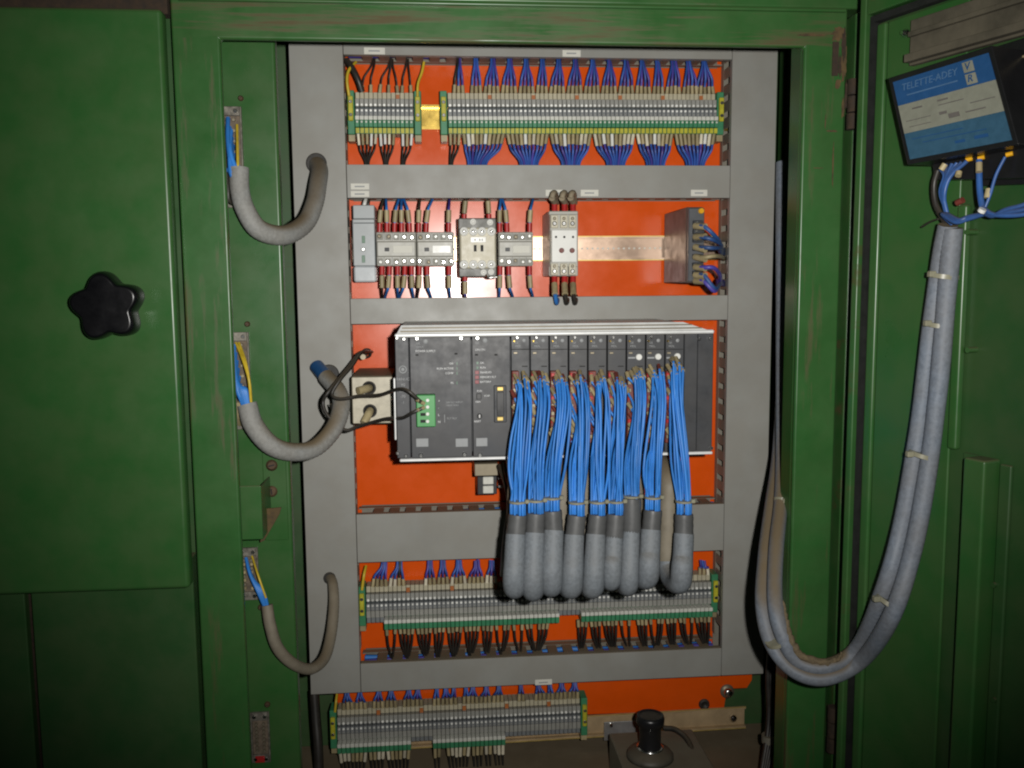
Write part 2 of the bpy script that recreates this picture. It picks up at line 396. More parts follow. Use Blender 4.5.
# irregular rust patches (real flakes with their own outline) at the hinge corner
def rust_patch(cx, cy, rx, rz, seed, Y=YF-0.0007, n=90):
    rnd = random.Random(seed); c = P(cx, cy, Y); pts = []
    ph = [(k, rnd.uniform(0, 6.28), rnd.uniform(0.5, 1)/k**0.75) for k in range(2, 24)]
    for i in range(n):
        g = 2*math.pi*i/n; q = 0.75+0.30*sum(a_*math.sin(k*g+p_) for k, p_, a_ in ph)/1.6
        q = max(0.2, q)
        pts.append((c.x+MM(rx, Y)*q*math.cos(g), c.z+MM(rz, Y)*q*math.sin(g)))
    return MB().prism(pts, Y, Y+0.0004)
for i, a in enumerate(((844, 45, 2.6, 22), (840, 66, 2.0, 14), (846, 96, 1.6, 20))):
    rust_patch(*a, seed=80+i, Y=YF-0.0012).build('rust_patch', 'rust_dark', cab)
for i, a in enumerate(((839, 34, 10, 8), (844, 62, 3.5, 26), (838, 84, 4, 6), (843, 108, 1.8, 14), (812, 35, 18, 1.8), (832, 131, 8, 1.2), (825.5, 122, 0.8, 8), (833, 165, 0.9, 30), (818, 168, 6, 0.7))):
    rust_patch(*a, seed=i).build('rust_patch', 'rust', cab)
# bottom of the cabinet
MB().box(swx0, RW-0.0005, 1.12, 1.409, Z(600, 752, 1.36)-0.03, Z(600, 746, 1.36)).build('bottom_tray', 'dusty_grey', cab, 0.002)
MB().box(swx0, RW-0.0005, YF+0.046, 1.11, ZB, ZB+0.02).build('floor_sheet', 'green_inside', cab)

# ================================================================== neighbouring cabinet with closed door, at the left
YDR = 1.037
dx1 = X(179.5, zc, YDR); dzb, dzt = Z(100, 592, YDR), Z(100, 7, YDR)
nb = thing('neighbouring_cabinet', 'dark green lower panels of the neighbouring cabinet below its door', 'cabinet', (-0.5, 1.1, ZB))
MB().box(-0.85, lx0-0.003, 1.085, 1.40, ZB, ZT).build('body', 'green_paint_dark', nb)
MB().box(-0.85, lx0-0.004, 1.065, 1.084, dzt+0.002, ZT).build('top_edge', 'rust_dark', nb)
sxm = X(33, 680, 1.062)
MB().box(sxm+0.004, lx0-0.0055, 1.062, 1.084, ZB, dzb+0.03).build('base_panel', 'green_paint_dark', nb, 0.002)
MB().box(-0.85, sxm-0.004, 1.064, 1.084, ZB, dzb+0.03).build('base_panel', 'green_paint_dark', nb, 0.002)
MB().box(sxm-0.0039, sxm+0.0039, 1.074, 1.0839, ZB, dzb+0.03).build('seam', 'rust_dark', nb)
dr = thing('cabinet_door', 'closed green sheet metal door carrying the black star knob', 'door', (-0.5, YDR, dzb))
MB().box(-0.83, dx1, YDR, YDR+0.021, dzb, dzt).build('door_leaf', 'green_paint', dr, 0.005, 4)
kp = P(105.5, 307, YDR-0.035); kp.y = YDR
kb = MB(); n = 80
prof = [(0.97, 0.0), (1.03, 0.004), (1.04, 0.010), (1.03, 0.021), (0.99, 0.026), (0.94, 0.0284), (0.90, 0.0290), (0.87, 0.0291), (0.0, 0.0291)]
vs = []
R0 = MM(31, YDR-0.03)
for (s, h) in prof:
    for j in range(n):
        g = 2*math.pi*j/n
        lobe = 0.5+0.5*math.cos(5*(g-math.radians(97)))
        r = R0*(0.80+0.27*lobe**0.8)*s
        vs.append(kp+Vector((r*math.cos(g), -0.012-h, r*math.sin(g))))
k = len(prof)
kb.add(vs, [(i*n+j, i*n+(j+1) % n, (i+1)*n+(j+1) % n, (i+1)*n+j) for i in range(k-1) for j in range(n)], 0, True)
kb.add(vs[:n], [list(range(n))[::-1]], 0)
kb.tube([kp, kp+Vector((0, -0.0118, 0))], 0.013, 20)
kb.build('star_knob', 'knob_black', dr)

# ================================================================== open door at the right
th = math.atan2(0.354, 1.0)
HD = Vector((X(858, zc, 1.0), 1.0, 0))
dd = Vector((math.sin(th), -math.cos(th), 0)); dn = Vector((-math.cos(th), -math.sin(th), 0))
MD = Matrix(((dd.x, -dn.x, 0, HD.x), (dd.y, -dn.y, 0, HD.y), (0, 0, 1, 0), (0, 0, 0, 1)))   # local x along the leaf, -y = inner side, z up
def LD(px, py, off=0.0):     # pixel on the plane 'off' metres in front of the door's inner face, in door coordinates (s, z)
    d = ray(px, py); o = HD + dn*off
    t = (o-CAM).dot(dn)/d.dot(dn); q = CAM + d*t
    return (q-HD).dot(dd), q.z
def WD(px, py, off=0.0):
    s, z = LD(px, py, off); return MD @ Vector((s, -off, z))
od = thing('cabinet_door', 'open green steel door with stiffener and gasket at the right edge', 'door', (HD.x, HD.y, ZB))
sEnd = 0.5
zdt = LD(866, 30)[1]
s1 = LD(871, zc)[0]
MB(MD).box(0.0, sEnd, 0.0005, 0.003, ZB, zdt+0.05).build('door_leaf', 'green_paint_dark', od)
MB(MD).box(0.0, LD(864, zc)[0], -0.016, 0.0, ZB, zdt+0.05).build('hinge_rim', 'green_paint_rusty', od, 0.002)
MB(MD).box(LD(864, zc)[0]+0.0006, sEnd, -0.016, 0.0, zdt+0.010, zdt+0.05).build('top_rim', 'green_paint_rusty', od, 0.002)
g0 = LD(864, zc)[0]+0.0006
mb = MB(MD).box(g0, g0+0.005, -0.010, 0.0, ZB, zdt+0.009).box(g0+0.0051, sEnd, -0.010, 0.0, zdt+0.002, zdt+0.009)
mb.build('gasket', 'gasket', od)
sA, sB, sC = g0+0.006, LD(884, 200)[0], LD(957, 330)[0]
MB(MD).box(sA, sB, -0.007, 0.0, ZB, zdt).build('door_fold', 'green_paint', od, 0.003)
MB(MD).box(sB+0.0004, sC, -0.004, 0.0, ZB, zdt).build('inner_panel', 'green_paint', od, 0.002)
sD0, sD1 = LD(963, 330, 0.008)[0], LD(976, 330, 0.008)[0]
MB(MD).box(sC+0.0005, sC+0.012, -0.009, 0.0, LD(966, 452)[1]+0.0015, LD(966, 205)[1]).build('welded_strip', 'green_paint', od, 0.003)
for py in (232, 350): 
    s, z = LD(970, py, 0.009); MB(MD).tube([(s, 0, z), (s, -0.013, z)], 0.003, 8).build('weld_stud', 'green_paint', od)
# hat stiffener in the lower part
za, zb_ = LD(965, 457, 0.022)[1], ZB
sh0, sh1 = LD(958, 560, 0.024)[0], LD(980, 560, 0.024)[0]
MB(MD).box(sh0-0.016, sh0-0.0006, -0.003, 0.0, zb_, za).build('groove_shade', 'green_paint_dark', od)  # raised strip in darker green, standing for the shade of a groove
MB(MD).box(sh0, sh1, -0.024, 0.0, zb_, za).build('stiffener', 'green_paint', od, 0.003)
MB(MD).box(sh1+0.001, sh1+0.014, -0.005, 0.0, zb_, za-0.004).build('stiffener_flange', 'green_paint_dark', od, 0.002)
for py in (478, 585, 700):
    s, z = LD(994, py, 0.006); MB(MD).tube([(s, 0, z), (s, -0.008, z)], 0.0028, 8).build('weld_stud', 'green_paint_dark', od)
for (px, py) in ((905, 33), (916, 40)):
    s, z = LD(px, py, 0.006); MB(MD).tube([(s, 0, z), (s, -0.006, z), (s, -0.011, z)], [0.0045, 0.0045, 0.002], 10).build('screw', 'steel', od)

# tray and relay socket on the door
s0, z0 = LD(908, 60, 0.01); 
pA, pB = LD(909, 60, 0.012), LD(1023, 8, 0.012)
tr = thing('wiring_tray', 'dusty grey wiring tray along the top of the open door', 'wiring tray', MD @ Vector((pA[0], 0, pA[1]-0.02)))
MB(MD).box(pA[0], sEnd-0.02, -0.012, -0.0042, pA[1]-0.006, pA[1]+0.040).build('tray_base', 'tray_dull', tr, 0.001)
MB(MD).box(pA[0]+0.002, sEnd-0.02, -0.022, -0.0121, pA[1]-0.004, pA[1]+0.004).build('tray_lip', 'tray_dull', tr, 0.001)
MB(MD).box(pA[0]+0.002, sEnd-0.02, -0.018, -0.0121, pA[1]+0.022, pA[1]+0.027).build('tray_lip', 'tray_dull', tr, 0.001)
OB = 0.055
c4 = [WD(890, 79, OB), WD(990, 47.5, OB), WD(1016, 143, OB), WD(908.5, 163, OB)]
rb = thing('relay_unit', 'black relay unit with blue and white label tilted on the door', 'relay', c4[3])
def slab(cs, depth, grow=0.0, m='black_plastic', name='housing', parent=rb, bevel=0.001, front=0.0):
    c = sum(cs, Vector())/4
    f = [p+(p-c)*grow+dn*front for p in cs]
    b = [p-dn*depth for p in f]
    mb = MB().convex(f+b, [(0, 1, 2, 3), (4, 5, 6, 7), (0, 1, 5, 4), (1, 2, 6, 5), (2, 3, 7, 6), (3, 0, 4, 7)])
    return mb.build(name, m, parent, bevel, 2)
hs = slab(c4, 0.045, 0.035)
def lab(u0, u1, v0, v1, m, name, lift):
    def q(u, v):
        a = c4[0].lerp(c4[1], u); b = c4[3].lerp(c4[2], u); return a.lerp(b, v)+dn*lift
    fr = [q(u0, v0), q(u1, v0), q(u1, v1), q(u0, v1)]
    bk = [p-dn*0.0006 for p in fr]
    return MB().convex(fr+bk, [(0, 1, 2, 3), (4, 5, 6, 7), (0, 1, 5, 4), (1, 2, 6, 5), (2, 3, 7, 6), (3, 0, 4, 7)]).build(name, m, rb)
lab(0.03, 0.98, 0.05, 0.335, 'label_blue', 'label_band', 0.0010)
lab(0.03, 0.98, 0.336, 0.665, 'label_paper', 'label_band', 0.0010)
lab(0.03, 0.98, 0.666, 0.965, 'label_teal', 'label_band', 0.0010)
eu = (c4[1]-c4[0]).normalized(); ev = (c4[0]-c4[3]).normalized(); ew = eu.cross(ev).normalized(); ev = ew.cross(eu)
RB = Matrix((eu, ev, ew)).transposed().to_euler()
def ltext(s, u, v, h, m, lift=0.0022):
    a = c4[0].lerp(c4[1], u); b = c4[3].lerp(c4[2], u); return text(s, a.lerp(b, v)+dn*lift, h, m, rb, 'CENTER', 'lettering', RB)
ltext('TELETTE-ADEY', 0.40, 0.15, 0.0070, 'label_print')
lab(0.15, 0.66, 0.235, 0.25, 'label_print', 'rule_line', 0.0018)
lab(0.735, 0.83, 0.075, 0.185, 'label_paper', 'logo_square', 0.0016); lab(0.735, 0.83, 0.205, 0.315, 'label_paper', 'logo_square', 0.0016)
ltext('V', 0.783, 0.13, 0.007, 'label_blue', 0.0026); ltext('R', 0.783, 0.26, 0.007, 'label_blue', 0.0026)
rr_ = random.Random(3)
for (u, v, w, h) in ((0.17, 0.40, 0.10, 0.016), (0.43, 0.385, 0.10, 0.018), (0.43, 0.44, 0.24, 0.008), (0.72, 0.50, 0.22, 0.008), (0.08, 0.53, 0.25, 0.006), (0.42, 0.52, 0.07, 0.03), (0.50, 0.56, 0.10, 0.05), (0.66, 0.58, 0.18, 0.012), (0.10, 0.60, 0.22, 0.006)):
    lab(u, u+w, v, v+h, 'label_ink', 'print_line', 0.0016)
for (u, v, w, h) in ((0.5, 0.86, 0.09, 0.03), (0.68, 0.85, 0.12, 0.035), (0.1, 0.74, 0.5, 0.008), (0.2, 0.80, 0.6, 0.008)):
    lab(u, u+w, v, v+h, 'label_blue', 'print_line', 0.0016)
# black terminal base under and right of it
bb = thing('relay_socket', 'black socket plate behind the labelled relay unit on the door', 'relay socket', WD(990, 190, 0.02))
c5 = [WD(935, 62, 0.008), WD(1075, 18, 0.008), WD(1090, 172, 0.008), WD(938, 182, 0.008)]
slab([p+dn*0.0 for p in [WD(978, 52, 0.012), WD(1080, 20, 0.012), WD(1085, 182, 0.012), WD(978, 186, 0.012)]], 0.007, 0, 'black_plastic', 'base_plate', bb)
slab([WD(932, 162, 0.03), WD(1030, 146, 0.03), WD(1032, 178, 0.03), WD(934, 180, 0.03)], 0.017, 0, 'black_plastic', 'terminal_row', bb)
for px, py in ((966, 160), (978, 158.5), (1006, 155)):
    p = WD(px, py, 0.034); MB().tube([p, p+Vector((0.004, -0.004, 0.001))], 0.0022, 8).build('ferrule', 'amber', bb)
mb = MB().tube(spline([WD(996, 66, 0.016), WD(1030, 54, 0.016), WD(1070, 36, 0.016)]), 0.0013, 6)
mb.build('earth_lead', 'beige', bb)

# ================================================================== wiring ducts
DUCT_N = [0]
PITCH_, SLOT = 0.0237, 0.0085
def finger_mesh(vert, depth0, depth1):
    w = (PITCH_-SLOT)/2
    mb = MB()
    if vert: mb.box(-0.0009, 0.0009, depth0, depth1, -w, w, 0, 0.0008)
    else: mb.box(-w, w, depth0, depth1, -0.0009, 0.0009, 0, 0.0008)
    return mb.mesh('finger', 'duct_wall')
FV = finger_mesh(True, YD+0.0122, YP-0.0155); FH = finger_mesh(False, YD+0.0122, YP-0.0155)
def duct(label, x0, x1, z0, z1, vert, sides, phase, stickers=(), a=None, b=None):
    d = thing('wiring_duct', label, 'wiring duct', ((x0+x1)/2, YP, z0), 'grey slotted wiring ducts on the orange plate')
    mb = MB().box(x0+0.004, x1-0.004, YP-0.0025, YP-0.0003, z0+0.001, z1-0.001)
    cv = MB().box(x0+0.0004, x1-0.0004, YD, YD+0.0018, z0+0.0004, z1-0.0004)
    ch = d
    fingers = []
    for s in sides:
        if vert:
            xx = x0+0.003 if s < 0 else x1-0.003
            mb.box(xx-0.0009, xx+0.0009, YP-0.015, YP-0.0026, a, b)
            cv.box(xx-0.0026 if s < 0 else xx+0.0012, xx-0.0012 if s < 0 else xx+0.0026, YD+0.0019, YD+0.012, z0+0.0004, z1-0.0004)
            k0 = math.ceil((a+0.008-phase)/PITCH_); k1 = math.floor((b-0.008-phase)/PITCH_)
            fingers += [(FV, (xx, 0, phase+(k+0.5)*PITCH_)) for k in range(k0, k1)]
        else:
            zz = z0+0.003 if s < 0 else z1-0.003
            mb.box(x0+0.0004, x1-0.0004, YP-0.015, YP-0.0026, zz-0.0009, zz+0.0009)
            cv.box(x0+0.0004, x1-0.0004, YD+0.0019, YD+0.012, zz-0.0026 if s < 0 else zz+0.0012, zz-0.0012 if s < 0 else zz+0.0026)
            k0 = math.ceil((x0+0.010-phase)/PITCH_); k1 = math.floor((x1-0.010-phase)/PITCH_)
            fingers += [(FH, (phase+(k+0.5)*PITCH_, 0, zz)) for k in range(k0, k1)]
    c = mb.build('channel', 'duct_wall', d)
    for me, loc in fingers: link('finger', me, d, loc)
    cvo = cv.build('cover', 'duct_grey', d, 0.0006, 2)
    for (px, py, w, h) in stickers:
        p = P(px, py, YD)
        st = MB().box(p.x-MM(w, YD)/2, p.x+MM(w, YD)/2, YD-0.0012, YD-0.0002, p.z-MM(h, YD)/2, p.z+MM(h, YD)/2, 0, 0.0004).build('label_sticker', 'paper', cvo)
        t = 0.0016
        MB().box(p.x-MM(w, YD)*0.28, p.x+MM(w, YD)*0.25, YD-0.0015, YD-0.0013, p.z-t*0.7, p.z+t*0.5).build('sticker_print', 'print_grey', cvo)
    return d
L_, R_, l_, r_ = -0.193, 0.499, -0.119, 0.432
zT, zA, zB_, zC, zD, zE, zF, zG, zH = [1.3+q for q in (0.375, 0.169, 0.122, -0.018, -0.055, -0.332, -0.405, -0.559, -0.604)]
zt0 = Z(530, 57, YD)
phx = X(542, 60, 1.33)
phz = Z(722, 355, 1.33)
duct('vertical grey wiring duct left of the orange plate, hoses entering it', L_, l_, zH, zT, True, (1,), phz, (), zH+0.05, zT-0.02)
duct('vertical grey wiring duct along the right edge of the orange plate', r_, R_, zH, zT, True, (-1,), phz, (), zH+0.05, zT-0.02)
duct('topmost horizontal grey duct under the green rail', l_, r_, zt0, zT, False, (-1,), phx, ((374.5, 51, 20, 6.5), (571.5, 53.5, 18, 6.5)))
duct('horizontal grey duct between top terminals and contactors', l_, r_, zB_, zA, False, (-1, 1), phx, ((360, 186.5, 18, 6), (360, 194, 18, 6), (554.5, 193, 18, 6.5), (589.5, 193, 18, 6.5), (699, 193, 17, 6.5)))
duct('narrow horizontal grey duct between contactors and controller rack', l_, r_, zD, zC, False, (-1, 1), phx)
duct('horizontal grey duct behind the hanging grey hose loops', l_, r_, zF, zE, False, (-1, 1), phx)
duct('lowest horizontal grey duct with one small sticker', l_, r_, zH, zG, False, (-1, 1), phx, ((543.5, 682, 18, 6),))
# cable runs that lie inside the ducts and show through the slots
for i, (za_, zb2, nm) in enumerate(((zt0, zT, 'topmost duct'), (zB_, zA, 'duct above the contactors'), (zF, zE, 'duct behind the hose loops'), (zH, zG, 'lowest duct'))):
    t = thing('cable_run', 'blue wires lying inside the %s, seen through its slots' % nm, 'wires', ((l_+r_)/2, YP-0.02, za_), 'wires inside the ducts')
    for q, zz in enumerate((za_+0.011, za_+0.011, (za_+zb2)/2, zb2-0.011, zb2-0.011)):
        yy = YP-0.012-0.010*(q % 2)-0.006
        pts = [Vector((l_+0.004+(r_-l_-0.008)*j/14, yy+random.uniform(-.003, .003), zz+random.uniform(-.002, .002))) for j in range(15)]
        MB().tube(spline(pts, 2), 0.0042, 6).build('wire', 'blue_wire' if q % 3 else 'violet_wire', t)

# ================================================================== DIN rails
def rail(label, x0, x1, z, slope, m, h=0.035, slots=()):
    c = Vector(((x0+x1)/2, YP, z))
    t = thing('mounting_rail', label, 'rail', c, 'metal mounting rails')
    L = (x1-x0)/2
    M = Matrix.Translation(c) @ Matrix.Rotation(-slope, 4, 'Y')
    mb = MB(M); w = h/2; a = w-0.004
    mb.box(-L, L, -0.0016, -0.0006, -a, a)
    for s in (-1, 1):
        mb.box(-L, L, -0.0075, -0.0006, s*a, s*(a+0.001))
        mb.box(-L, L, -0.0085, -0.0076, s*a, s*w)
    mb.build('rail_profile', m, t)
    if m[:4] == 'zinc':
        for s_ in (-1, 1): MB(M).box(-L, L, -0.0092, -0.0087, s_*(w-0.0016), s_*w).build('rail_edge', 'brass_dull', t)
    sm = MB(M)
    if slots: 
        x = -L+0.006
        k = 0
        while x < L-0.008:
            MB(M).box(x, x+0.0028, -0.0021, -0.0017, -0.0013, 0.0013, 0).build('slot', 'term_white', t); x += 0.0080; k += 1
    return t
rail('gold plated rail under the top terminal strips', X(347, 118, YP), X(727, 118, YP), Z(430, 118, YP), 0, 'gold_zinc')
rail('zinc rail with a row of small slots carrying the contactors', X(352, 248, YP), X(716, 248, YP), Z(610, 248.5, YP), 0, 'zinc', 0.037, (1,))
rail('rail under the terminal strip below the hose loops', X(362, 605, YP), X(716, 592, YP), Z(540, 600, YP), 0.0, 'zinc')
p0, p1 = P(334, 731, YP-0.02), P(744, 716, YP-0.02)
br = rail('lowest zinc rail reaching past the bottom terminals to the right', X(334, 731, YP), X(744, 716, YP), Z(640, 722, YP), 0.010, 'zinc_dusty', 0.037)
for (px, py) in ((733, 718),):
    screw_part(px, py, YP-0.004, 4, 'steel', br, h=0.005)
pq = P(626, 729, YP-0.009)
MB().box(pq.x-0.036, pq.x+0.036, YP-0.011, YP-0.0088, pq.z-0.017, pq.z+0.014, 0, 0.0006).build('splice_plate', 'aluminium', br)
screw_part(611, 725, YP-0.011, 2.2, 'steel', br)

# ================================================================== terminal strips
def terminal_mesh(kind, w):
    """block front seen face-on: local x width, -y towards the viewer, z from +0.030 (top) to -0.029"""
    mats = ['term_grey', 'term_mid', 'term_dark', 'term_pale', 'term_white', 'term_green', 'term_yellow', 'nickel_glint']
    g = w*0.455; mb = MB()
    mb.box(-g, g, -0.034, -0.010, 0.020, 0.0295, 3, 0.0006)          # upper marker groove
    mb.box(-g, g, -0.041, -0.010, 0.0085, 0.0195, 0, 0.0006)
    mb.disc((0, -0.0411, 0.0105), w*0.31, 0.0012, 8, 7)  # screw head, its glint painted by the pale material
    mb.box(-g, g, -0.036, -0.010, 0.0055, 0.0083, 2)
    mb.box(-g, g, -0.043, -0.010, -0.0055, 0.0053, 1, 0.0006)
    mb.disc((0, -0.0431, 0.0025), w*0.28, 0.0010, 8, 7)
    mb.disc((0, -0.0431, -0.0025), w*0.20, 0.0006, 6, 0)
    if kind == 'green':
        mb.box(-g, g, -0.050, -0.010, -0.0115, -0.0057, 4, 0.0006)
        mb.box(-g, g, -0.051, -0.010, -0.0215, -0.0117, 5, 0.0006)
        mb.disc((0, -0.0511, -0.0145), w*0.25, 0.0008, 8, 4)
        mb.box(-g, g, -0.044, -0.010, -0.0295, -0.0217, 5)
        mb.box(-g*0.82, g*0.82, -0.0470, -0.0441, -0.0292, -0.0222, 6)
    elif kind == 'bar':            # one green connector tier with white marker on top
        mb.box(-g, g, -0.043, -0.010, -0.0150, -0.0057, 0, 0.0006)
        mb.box(-g, g, -0.036, -0.010, -0.0175, -0.0152, 5)
        mb.box(-g, g, -0.052, -0.010, -0.0235, -0.0177, 4, 0.0008)
        mb.box(-g, g, -0.051, -0.010, -0.0330, -0.0237, 5, 0.0008)
    else:
        mb.box(-g, g, -0.043, -0.010, -0.0165, -0.0057, 0, 0.0006)
        mb.box(-g, g, -0.038, -0.010, -0.0260, -0.0167, 1, 0.0006)
    return mb.mesh('terminal_block', mats)
TM = {}
def strip(label, pl_, pr_, n, kinds, zmid_l, zmid_r, ends=(True, True), tags=(), Yb=YP-0.0085):
    """n blocks between pixel x pl_ and pr_ ; zmid = pixel y of the block centre at each end"""
    a = P(pl_, zmid_l, Yb-0.035); b = P(pr_, zmid_r, Yb-0.035)
    t = thing('terminal_strip', label, 'terminal strip', (a.x, Yb, a.z), 'rows of terminal blocks')
    w = (b-a).length/n; ang = -math.atan2(b.z-a.z, b.x-a.x)
    pts = []
    for i in range(n):
        p = a.lerp(b, (i+0.5)/n); k = kinds(i)
        key = (k, round(w*1e5))
        if key not in TM: TM[key] = terminal_mesh(k, w)
        link('terminal_block', TM[key], t, (p.x, Yb+0.0095, p.z), (0, ang, 0))
        pts.append(Vector((p.x, Yb, p.z)))
    for s, e in zip((-1, 1), ends):
        if not e: continue
        p = (a if s < 0 else b); q = Matrix.Translation((p.x+s*0.006, Yb+0.0095, p.z)) @ Matrix.Rotation(ang, 4, 'Y')
        mb = MB(q)
        mb.box(-0.0050, 0.0050, -0.040, -0.010, -0.030, 0.031, 0, 0.001).box(-0.0034, 0.0034, -0.046, -0.0401, -0.012, 0.022, 1, 0.001)
        mb.disc((0, -0.0461, 0.014), 0.0026, 0.0012, 8, 2).disc((0, -0.0461, -0.004), 0.0026, 0.0012, 8, 2)
        mb.box(-0.0044, 0.0044, -0.036, -0.012, -0.039, -0.0302, 3)
        mb.build('end_clamp', ['term_green', 'term_yellow', 'steel', 'beige'], t)
    for i in tags:
        p = pts[i]; MB().box(p.x-w*0.4, p.x+w*0.4, Yb-0.027, Yb-0.0248, p.z+0.0185, p.z+0.026).build('orange_marker', 'orange_tag', t)
    t['_w'] = w
    return t, pts
strip1a, P1a = strip('short terminal strip at the upper left before the gold gap', 355, 413.5, 13, lambda i: 'green', 112, 112.5, (True, True), (9,))
strip1b, P1b = strip('long upper terminal strip with a yellow and green lower row', 448, 717.5, 62, lambda i: 'green', 112.5, 113, (True, True), (9, 19, 29, 39, 49, 58))
def k4(i):
    px = 363+(712-363)*(i+0.5)/80
    return 'bar' if (382 < px < 553 or 577 < px < 713) else 'plain'
strip4, P4 = strip('terminal strip partly hidden behind the hanging grey hose loops', 366, 712, 80, k4, 608, 595, (True, True), (9, 19, 29))
def k5(i):
    px = 337+(581-337)*(i+0.5)/57
    return 'bar' if (338 < px < 410 or 432 < px < 505) else 'plain'
strip5, P5 = strip('lowest terminal strip beside the black capped fitting', 337, 581, 57, k5, 731.5, 719, (True, True), (9, 19, 29, 39, 49))
for s_ in (strip1a, strip1b, strip4, strip5): del s_['_w']

# ------------------------------------------------------------------ wire fans
SLV = {}
def sleeve_mesh(m, r, L):
    k = (m, r, L)
    if k not in SLV: SLV[k] = MB().tube([(0, 0, 0), (0, 0, L)], r, 7).mesh('marker_sleeve', m)
    return SLV[k]
def fan(label, group, starts, end, mats, dirz, sleeve='beige', sl=0.0125, sr=0.0021, wr=0.0013, yb=0.0, end_spread=0.004, steep=0.35):
    """wires leave terminals vertically (dirz up or down), wear a marker sleeve and gather in a duct slot"""
    t = thing('wire_bundle', label, 'wires', end, group)
    n = len(starts)
    for i, s in enumerate(starts):
        s = Vector(s); m = mats[i % len(mats)]
        tilt = (end.x-s.x)*0.10
        q = s+Vector((tilt, random.uniform(-.001, .001), dirz*sl))
        e = end+Vector((end_spread*((i+0.5)/n-0.5)*2*0.6, random.uniform(-.004, .004), 0))
        d = (q-s).normalized()
        k_ = q+(e-q)*steep; k_.x = q.x+(e.x-q.x)*steep*0.55; k_.y -= 0.003
        MB().tube(spline([s, q, k_, e.lerp(k_, 0.2), e+Vector((0, 0.004, dirz*0.008))], 4), wr, 6).build('wire', m, t)
        if sleeve:
            o = link('marker_sleeve', sleeve_mesh(sleeve if isinstance(sleeve, str) else random.choice(sleeve), sr, sl*random.choice((0.92, 1.0, 1.08))), t, s)
            o.rotation_euler = d.to_track_quat('Z', 'Y').to_euler()
    return t
YW = YP-0.033
def tops(pts, lo, hi, dz, y=YW):
    out = []
    for p in pts:
        px = proj(Vector((p.x, y, p.z)))[0]
        if lo <= px < hi: out.append(Vector((p.x, y, p.z+dz)))
    return out
def proj(p):
    q = p-CAM; d = q.dot(_fw); return 512+FPX*q.dot(_rt)/d, 384-FPX*q.dot(_up)/d
G1 = 'wires above the upper terminal strips'
# row 1, top
for i, (c, lo, hi) in enumerate(((374, 361, 379), (391.5, 379, 400), (407.5, 400, 415))):
    fan('%s black wire pair from the left above the short terminal strip' % ORD[i], G1, tops(P1a, lo, hi, 0.0290)[::2], P(c, 64, YW-0.002), ['black_wire', 'black_wire'], 1, 'beige', 0.0105, 0.0026)
cs = [459, 476, 493, 510, 526.5, 542.5, 559, 576, 593, 609.5, 626, 642, 658, 674, 689, 704]
for i, c in enumerate(cs):
    st = tops(P1b, c-8.2, c+8.2 if i < 15 else 717, 0.0290)
    ms = ['black_wire', 'blue_fan', 'violet_wire', 'violet_wire'] if i == 0 else ['blue_fan', 'violet_wire', 'blue_fan', 'violet_wire']
    fan('%s blue wire bundle from the left above the long upper terminal strip' % ORD[i], G1, st, P(c, 64, YW-0.002), ms, 1, 'beige', 0.0105, 0.0026, 0.0019)
# row 1, bottom
G2 = 'wires below the upper terminal strips'
for i, (c, lo, hi) in enumerate(((367, 357, 376), (386, 376, 397), (403, 400, 414))):
    fan('%s black wire group with white sleeves below the short terminal strip' % ORD[i], G2, tops(P1a, lo, hi, -0.0285, YW-0.006), P(c, 163, YW), ['black_wire'], -1, ['pale_sleeve', 'white_plastic', 'beige'], 0.0165)
fan('black wire pair below the left end of the long upper terminal strip', G2, tops(P1b, 447, 460, -0.0285, YW-0.006), P(451, 163, YW), ['black_wire'], -1, 'beige', 0.0165)
for i, (lo, hi, c) in enumerate(((460, 507, 477), (507, 550, 529), (550, 592, 571), (592, 635, 616), (635, 675, 656), (675, 719, 696))):
    fan('%s wide blue wire fan from the left below the long upper terminal strip' % ORD[i], G2, tops(P1b, lo, hi, -0.0285, YW-0.006), P(c, 163, YW), ['blue_fan', 'blue_fan', 'violet_wire', 'blue_fan'], -1, ['beige', 'beige', 'beige', 'pale_sleeve', 'white_plastic'], 0.0165, 0.0027, 0.0019, end_spread=0.022)
# row 4
G4 = 'wires above the terminal strip behind the hoses'
for i, (lo, hi, c, ms) in enumerate(((370, 390, 384.5, ['blue_fan', 'violet_wire']), (390, 406, 399.5, ['blue_fan', 'blue_fan', 'black_wire']), (423, 436, 430, ['violet_wire', 'blue_fan']), (436, 451, 443, ['blue_fan', 'violet_wire']), (451, 468, 459, ['blue_fan', 'blue_fan', 'violet_wire']), (468, 484, 477, ['violet_wire']), (484, 499, 492, ['blue_fan', 'violet_wire']), (697, 708, 703, ['violet_wire', 'blue_fan']))):
    fan('%s wire bundle from the left above the terminals beside the hose loops' % ORD[i], G4, tops(P4, lo, hi, 0.0290), P(c, 566, YW), ms, 1, ['beige', 'beige', 'pale_sleeve'], 0.0115, 0.0026, 0.0019, end_spread=0.006)
G5 = 'black wires below the terminal strip behind the hoses'
cs4 = [390, 406, 423, 438, 455, 471, 486.5, 502, 518, 533, 582, 596, 610, 628, 643, 656, 672, 687.5, 705]
for i, c in enumerate(cs4):
    lo = 382 if i == 0 else (577 if i == 10 else (cs4[i-1]+c)/2); hi = 553 if i == 9 else (712 if i == 18 else (c+cs4[i+1])/2)
    st = tops(P4, lo, hi, -0.032, YW-0.008)
    fan('%s black wire group from the left below the hose loop terminals' % ORD[i], G5, [q for q in st if random.random() < 0.85][:5] or st[:2], P(c+1+random.uniform(-2.5, 2.5), 661-0.034*(c-360), YW+0.003), ['black_wire'], -1, 'beige', 0.0115, 0.0026, 0.0019, end_spread=0.003)
